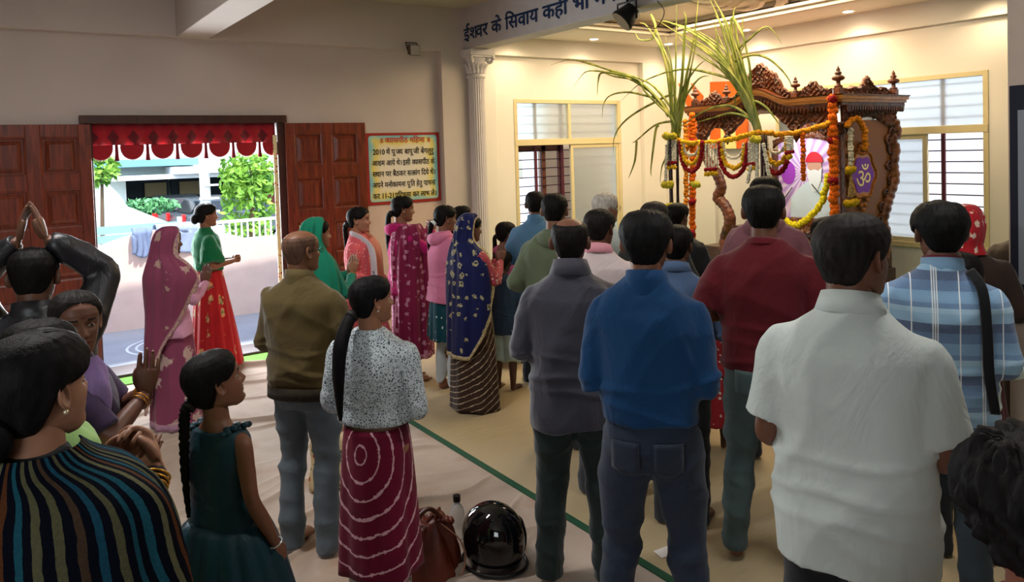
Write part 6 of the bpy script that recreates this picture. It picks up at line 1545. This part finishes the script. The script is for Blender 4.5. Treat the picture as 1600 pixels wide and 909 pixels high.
# pink hoodie girl
r, s, H, Hc, P = person('girl in a pale pink hoodie and dark teal printed skirt over white leggings', 697, 320, 6.2, 58, 14, -6, fem=True, tone='#7c533f', seed=38, eyes=True, pose=dict(e=(.225, .02, 1.12), w=(.06, .26, 1.16), hd=(-.6, .5, .6), pn=(-.8, -.5, 0), hk='clasp'),
       hair=dict(kind='braid', len=.30, th=.014, tz=.085, side=-.05, band='#e8efe8'), top=dict(mat=fabric('#d07a9c', .08), hem_px=470, collar='hood', loose=.030, wr=.016, sl=.014), bottom=dict(kind='trousers', mat=fabric('#b9c2c8'), loose=.0, hem=.10))
sk = solid(sc(skirt_mb(.50, 1.0, .15, .215, 11, .010, seed=6, pw=.6), s).obj('skirt', [motif('#10424e', '#c9d6cc', 24, .17, seed=1, stretch=.7)], r, smooth=True))
# head behind
person('dark-haired woman half hidden between pink hoodie and navy saree', 722, 321, 7.0, 70, 10, 0, fem=True, tone='#7c533f', seed=39, pose='clasp', hair=dict(kind='ponytail', th=.013, part=True), top=dict(mat=fabric('#a8346c'), loose=.02, hem=.7), bottom=dict(kind='trousers', mat=fabric('#b06a90'), loose=.02))
# navy saree
navy = border_uv('#10184a', '#a8a078', '#c9bb96', 12.5, .29, .045, 'both', .02, ring=True, inner='#a8986c')
r, s, H, Hc, P = person('woman in a navy gold-motif saree with cream border veiling her head, hands joined', 736, 335, 5.8, 60, 8, -6, fem=True, tone='#70493a', seed=40, bw=1.18, eyes=True, pose=dict(e=(.235, .10, 1.14), w=(.024, .30, 1.27), hd=(-.04, .3, 1), pn=(-1, 0, 0), hk='flat'),
       hair=dict(kind='short', th=.012), top=dict(mat=motif('#a04048', '#d9c0a8', 30, .25), loose=.012, hem=.85), bottom=dict(kind='skirt', name='saree_skirt', mat=tiedye('#3a2a22', '#b8a890', -2.6, .9, .042), hem_px=636, z1=1.0, r0=.16, r1=.25, ply=7, amp=.012, pw=.5, label='dark brown saree skirt with thin cream lines'))
drape(r, s, [(1.73, -.01, .01, .01, 178, 178), (1.722, -.012, .05, .058, 160, 160), (1.68, -.015, .090, .102, 108, 108), (1.61, -.018, .102, .122, 96, 96), (1.53, -.02, .106, .128, 96, 96), (1.47, -.02, .130, .135, 110, 110), (1.40, -.015, .195, .150, 118, 125), (1.28, -.01, .262, .165, 118, 128), (1.10, 0, .275, .19, 108, 122), (.92, 0, .265, .20, 95, 108), (.70, 0, .265, .21, 90, 80), (.48, 0, .27, .22, 85, 45)], navy, 'saree_veil', H=Hc, seed=9, amp=.010, fold=6, lab='navy blue veil with gold flower motifs and cream border')
# girls and a boy beside her
person('girl with a long dark ponytail and pink top in front of the column', 791, 345, 7.0, 58, 6, -4, fem=True, child=True, tone='#6a4636', seed=41, pose='clasp', hair=dict(kind='ponytail', len=.4, th=.014, side=-.04), top=dict(mat=fabric('#b05a7c'), loose=.014, collar='hood'), bottom=dict(kind='skirt', mat=fabric('#8a4a6a'), hem=.3))
person('small child in a dark blue hoodie and pale knee-length shorts', 785, 391, 6.2, 20, 6, 0, child=True, tone='#5d3f30', seed=42, pose='down', hair=dict(th=.018, c='#120e0e'), top=dict(mat=fabric('#33475c'), collar='hood', loose=.03, hem=.72), bottom=dict(kind='trousers', mat=fabric('#b8cdc8'), loose=.045, hem=.36))
# ---- left-hand group
r, s, H, Hc, P = person('woman with a striped black shawl and gold bangles, hands clasped, nearest the camera', 50, 522, 1.52, 44, 10, 4, fem=True, tone='#a2755c', seed=43, bw=1.15, eyes=True,
       pose=dict(e=(.165, -.02, 1.10), w=(.070, .27, 1.32), hd=(-.80, .45, .75), pn=(-.75, -.6, .2), hk='clasp'),
       hair=dict(kind='bun', th=.020, c='#0b0a0c', tz=.055), top=dict(mat=fabric('#14171c'), loose=.01, hem=.8, sleeve='long'), bottom=dict(kind='skirt', mat=fabric('#5a1c3a'), r1=.3))
earring(r, s, H, (1,), '#e6d9b8'); bangles(r, s, P, 1, 4, '#d09a3c', .034, .8, gap=.012, back=.035); bangles(r, s, P, -1, 4, '#d09a3c', .034, .8, gap=.012, back=.035)
sh = stripes_uv(('#5e5e44', '#4a3a2c', '#1c4c62', '#58583f', '#4a3c28', '#1f5464', '#6c6c50', '#5e3820', '#1e5666', '#6a6450'), 34, '#0a0e18', .46)
drape(r, s, [(1.475, -.02, .085, .085, 150, 150), (1.45, -.02, .120, .105, 148, 150), (1.415, -.015, .205, .145, 145, 152), (1.36, -.01, .262, .180, 148, 153), (1.25, .01, .275, .215, 140, 150), (1.1, .02, .280, .225, 134, 158), (.92, .01, .262, .205, 124, 150), (.74, .0, .255, .19, 112, 130), (.55, 0, .25, .18, 105, 92)], sh, 'shawl', seed=6, amp=.009, fold=6, lab='black woollen shawl with green, blue and brown vertical stripes')
mb = MB().tube([(-.03, -.150, .05), (.0, -.168, .045), (.03, -.150, .05)], .006, 8); mb.xf(Matrix.Scale(s, 4) @ H); mb.obj('hair_clip', plain('#c8c0b8', .3, .5), r)
r, s, H, Hc, P = person('woman in a pale green saree behind the striped shawl, palms together', 62, 497, 2.02, 56, 10, -2, fem=True, tone='#7c543f', seed=44, pose=dict(e=(.225, .06, 1.08), w=(.024, .27, 1.13), hd=(-.04, .85, .5), pn=(-1, 0, 0), hk='flat'),
       hair=dict(kind='bun', th=.014, part=True), top=dict(mat=fabric('#9bc47a', .15), loose=.02, hem=.7, sleeve='long'), bottom=dict(kind='skirt', name='saree_skirt', mat=fabric('#8fb874'), r1=.28))
r, s, H, Hc, P = person('woman in a purple saree with a red bindi turning to face the camera, hands joined', 116, 452, 2.5, 100, 66, -2, fem=True, tone='#6b4434', seed=45, eyes=True, pose=dict(e=(.20, .10, 1.20), w=(.024, .21, 1.30), hd=(-.04, .12, 1), pn=(-1, 0, 0), hk='flat'),
       hair=dict(kind='bun', th=.010, part=True, c='#1c1817', line=[(0, .88), (25, .86), (45, .78), (58, .68), (68, .60), (82, .58), (98, .50), (114, .32), (130, .18), (180, .06)]), top=dict(mat=fabric('#3a2a4a'), sleeve='short', loose=.006), bottom=dict(kind='skirt', name='saree_skirt', mat=fabric('#8d74a8'), r1=.26))
mb = MB().sphere((0, .094, .150), .0038, 10, 8); mb.xf(Matrix.Scale(s, 4) @ H); mb.obj('bindi', plain('#3a0c10', .4), r)
for sx in (1, -1): bangles(r, s, P, sx, 2, '#c98a3a', .032, .8, gap=.014, back=.03)
drape(r, s, [(1.47, .0, .09, .07, 60, 150), (1.42, .0, .16, .12, 70, 150), (1.34, 0, .20, .145, 80, 140), (1.15, 0, .19, .15, 90, 120), (.95, 0, .2, .16, 100, 100)], fabric('#8a70a6'), 'saree_drape', seed=2, amp=.01)
person('man in a black leather jacket with both hands joined above his head', 52, 383, 2.9, 12, 0, -10, tone='#6a4734', seed=46, bw=.98,
       pose=dict(e=(.235, .10, 1.58), w=(.045, .02, 1.735), hd=(-.2, .0, 1), pn=(-1, 0, 0), hk='flat'),
       hair=dict(th=.010), top=dict(mat=fabric('#17191f', .2, .38, .0, spec=.6), collar='stand', loose=.03, wr=.022, sl=.02, hem=.86, label='black leather jacket'), bottom=dict(kind='trousers', mat=fabric('#23262c')), opt=dict(hs=.95))
# ================================================================ THINGS ON THE FLOOR
hr = empty('helmet', 'glossy black motorcycle helmet on the cloth beside the brown bag', 'helmet', loc=(1.89, 3.01, .0))
blk_g = plain('#050507', .06, 0, .7)
m = MB(); R = []
for j in range(19):
    t = j/18; a = -.62+t*(PI/2+.62); r_ = math.cos(a) if a > 0 else math.cos(a*.75)
    R.append([(.125*r_*math.cos(b), .155*r_*math.sin(b), .125+.138*math.sin(a)) for b in (2*PI*k/40 for k in range(40))])
R = [[(x*.93, y*.93, .012) for x, y, z in R[0]]]+R; m.rings(R); m.obj('shell', blk_g, hr, smooth=True)
m = MB(); R = []
for j in range(9):
    z = .07+.115*j/8; R.append([(.130*math.sqrt(max(.02, 1-((z-.125)/.15)**2))*math.cos(b), .161*math.sqrt(max(.02, 1-((z-.125)/.15)**2))*math.sin(b), z) for b in (rad(-65+130*k/24) for k in range(25))])
m.rings(R, 0, False); o = m.obj('visor', plain('#1a1d22', .04, 0, .9), hr, smooth=True); o.modifiers.new('thickness', 'SOLIDIFY').thickness = .003
m = MB().tube([(.128*math.cos(b), .158*math.sin(b), .014) for b in (2*PI*k/40 for k in range(41))], .008, 8); m.obj('rim', plain('#101012', .5), hr, smooth=True)
hr.rotation_euler = (0, 0, rad(20)); hr.scale = (1.05, 1.05, 1.12)
# leather bag, gathered at the top
lt = NT('leather'); lt.bump(lt.noise(30, 5, None, .6), .5, .01); lt = lt.out(lt.ramp(lt.noise(4, 4), [(.3, '#3c140c'), (.7, '#6e2c1a')]), .38, 0, .5)
br = empty('handbag', 'reddish-brown soft leather bag slumped beside the helmet', 'bag', loc=(1.57, 3.11, 0))
m = MB(); R = []
for j in range(22):
    t = j/21; z = .006+.27*t; k = (1-.55*t**1.6); ring = []
    for q in range(60):
        a = 2*PI*q/60; f = .020*t*math.sin(9*a+2*t)+.012*math.sin(5*a+4*t+1)+.006*math.sin(17*a)
        ring.append(((.185*k+f)*math.cos(a)+.02*t, (.105*k+f)*math.sin(a), z+.015*t*math.sin(4*a)))
    R.append(ring)
m.rings(R); m.obj('bag_body', lt, br, smooth=True)
for dy, s_ in ((-.04, 1), (.05, .8)):
    m = MB().tube([(-.10, dy, .22), (-.06, dy, .29), (.0, dy*1.4, .315*s_+.03), (.07, dy, .28), (.11, dy, .21)], .010, 8, sub=6); m.obj('handle', lt, br, smooth=True)
m = MB().tube([(.06, -.06, .26), (.13, -.11, .18), (.15, -.12, .08), (.12, -.125, .02)], .0035, 6, sub=6); m.obj('strap', plain('#8a5a44', .5), br, smooth=True)
for k in range(6): MB().tube([(.02+.018*k, -.02-.01*k, .26), (.03+.02*k, -.03, .30-.01*k)], [.016, .012], 8).obj('gather', lt, br, smooth=True)
bt = empty('bottle', 'clear plastic water bottle with a black cap behind the leather bag', 'bottle', loc=(1.86, 3.30, 0))
t = NT('clear_plastic'); cp = t.out((.85, .88, .88), .15, 0, .5, **{'Transmission Weight': .8, 'IOR': 1.3})
MB().lathe((0, 0, .004), [(.001, 0), (.034, 0), (.037, .01), (.037, .06), (.034, .07), (.037, .08), (.037, .14), (.030, .17), (.015, .19), (.014, .205), (.001, .205)], 24).obj('bottle_body', cp, bt, smooth=True)
MB().lathe((0, 0, .205), [(.001, 0), (.019, 0), (.019, .03), (.001, .03)], 24).obj('bottle_cap', plain('#0c0c0c', .4), bt)
# printed tote bag behind the jeans
tb = NT('tote_print'); c = tb.mix(tb.mask(tb.voro(16, None, rnd=.8), .34, .28), '#c8b48a', '#a03a2a'); c = tb.mix(tb.mask(tb.voro(22, tb.mapping(loc=(3, 1, 2))), .24, .20), c, '#3a5a3a')
tr = empty('tote_bag', 'cream tote bag printed with red flowers on the floor behind the jeans', 'bag', loc=(1.62, 4.30, 0), rz=rad(-20))
m = MB(); R = []
for j in range(12):
    t_ = j/11; R.append(ell(0, 0, .006+.30*t_, .17-.02*t_+.006*math.sin(9*t_), .085*(1-.5*t_), 40, 4))
m.rings(R); m.obj('bag_body', tb.out(c, .7), tr, smooth=True)
m = MB().tube([(-.07, 0, .29), (-.05, 0, .37), (.05, 0, .37), (.07, 0, .29)], .007, 6, sub=5); m.obj('handle', plain('#2a2a2c', .6), tr, smooth=True)
m = MB(); cxy = on_plane(1037, 865, 2, 0)
m.add([(cxy.x-.045, cxy.y-.03, .008), (cxy.x+.04, cxy.y-.045, .007), (cxy.x+.055, cxy.y+.025, .012), (cxy.x-.03, cxy.y+.04, .007)], [(0, 1, 2, 3)])
o = m.obj('paper_slip', plain('#d8d4cc', .8)); o.modifiers.new('thickness', 'SOLIDIFY').thickness = .001; tag(o, 'small crumpled white paper slip lying on the mat between the blue jeans', 'paper')
for i, (px_, py_, rz_, col_, lab) in enumerate(((428, 528, 40, '#b08a78', 'pale slipper on the terrace just outside the door threshold'),)):
    p = on_plane(px_, py_, 2, -.02); r_ = empty('slipper', lab, 'slipper', loc=(p.x, p.y, -.02), rz=rad(rz_))
    MB().prism(rrect(-.045, .045, -.12, .12, .04), lambda u, v, k: (u, v, .018*k)).obj('sole', plain(col_, .7), r_); MB().tube([(-.04, .03, .015), (0, .04, .055), (.04, .03, .015)], .012, 8, sub=4, flat=.5).obj('strap', plain(col_, .7), r_, smooth=True)
bpy.data.scenes.remove(TMP)
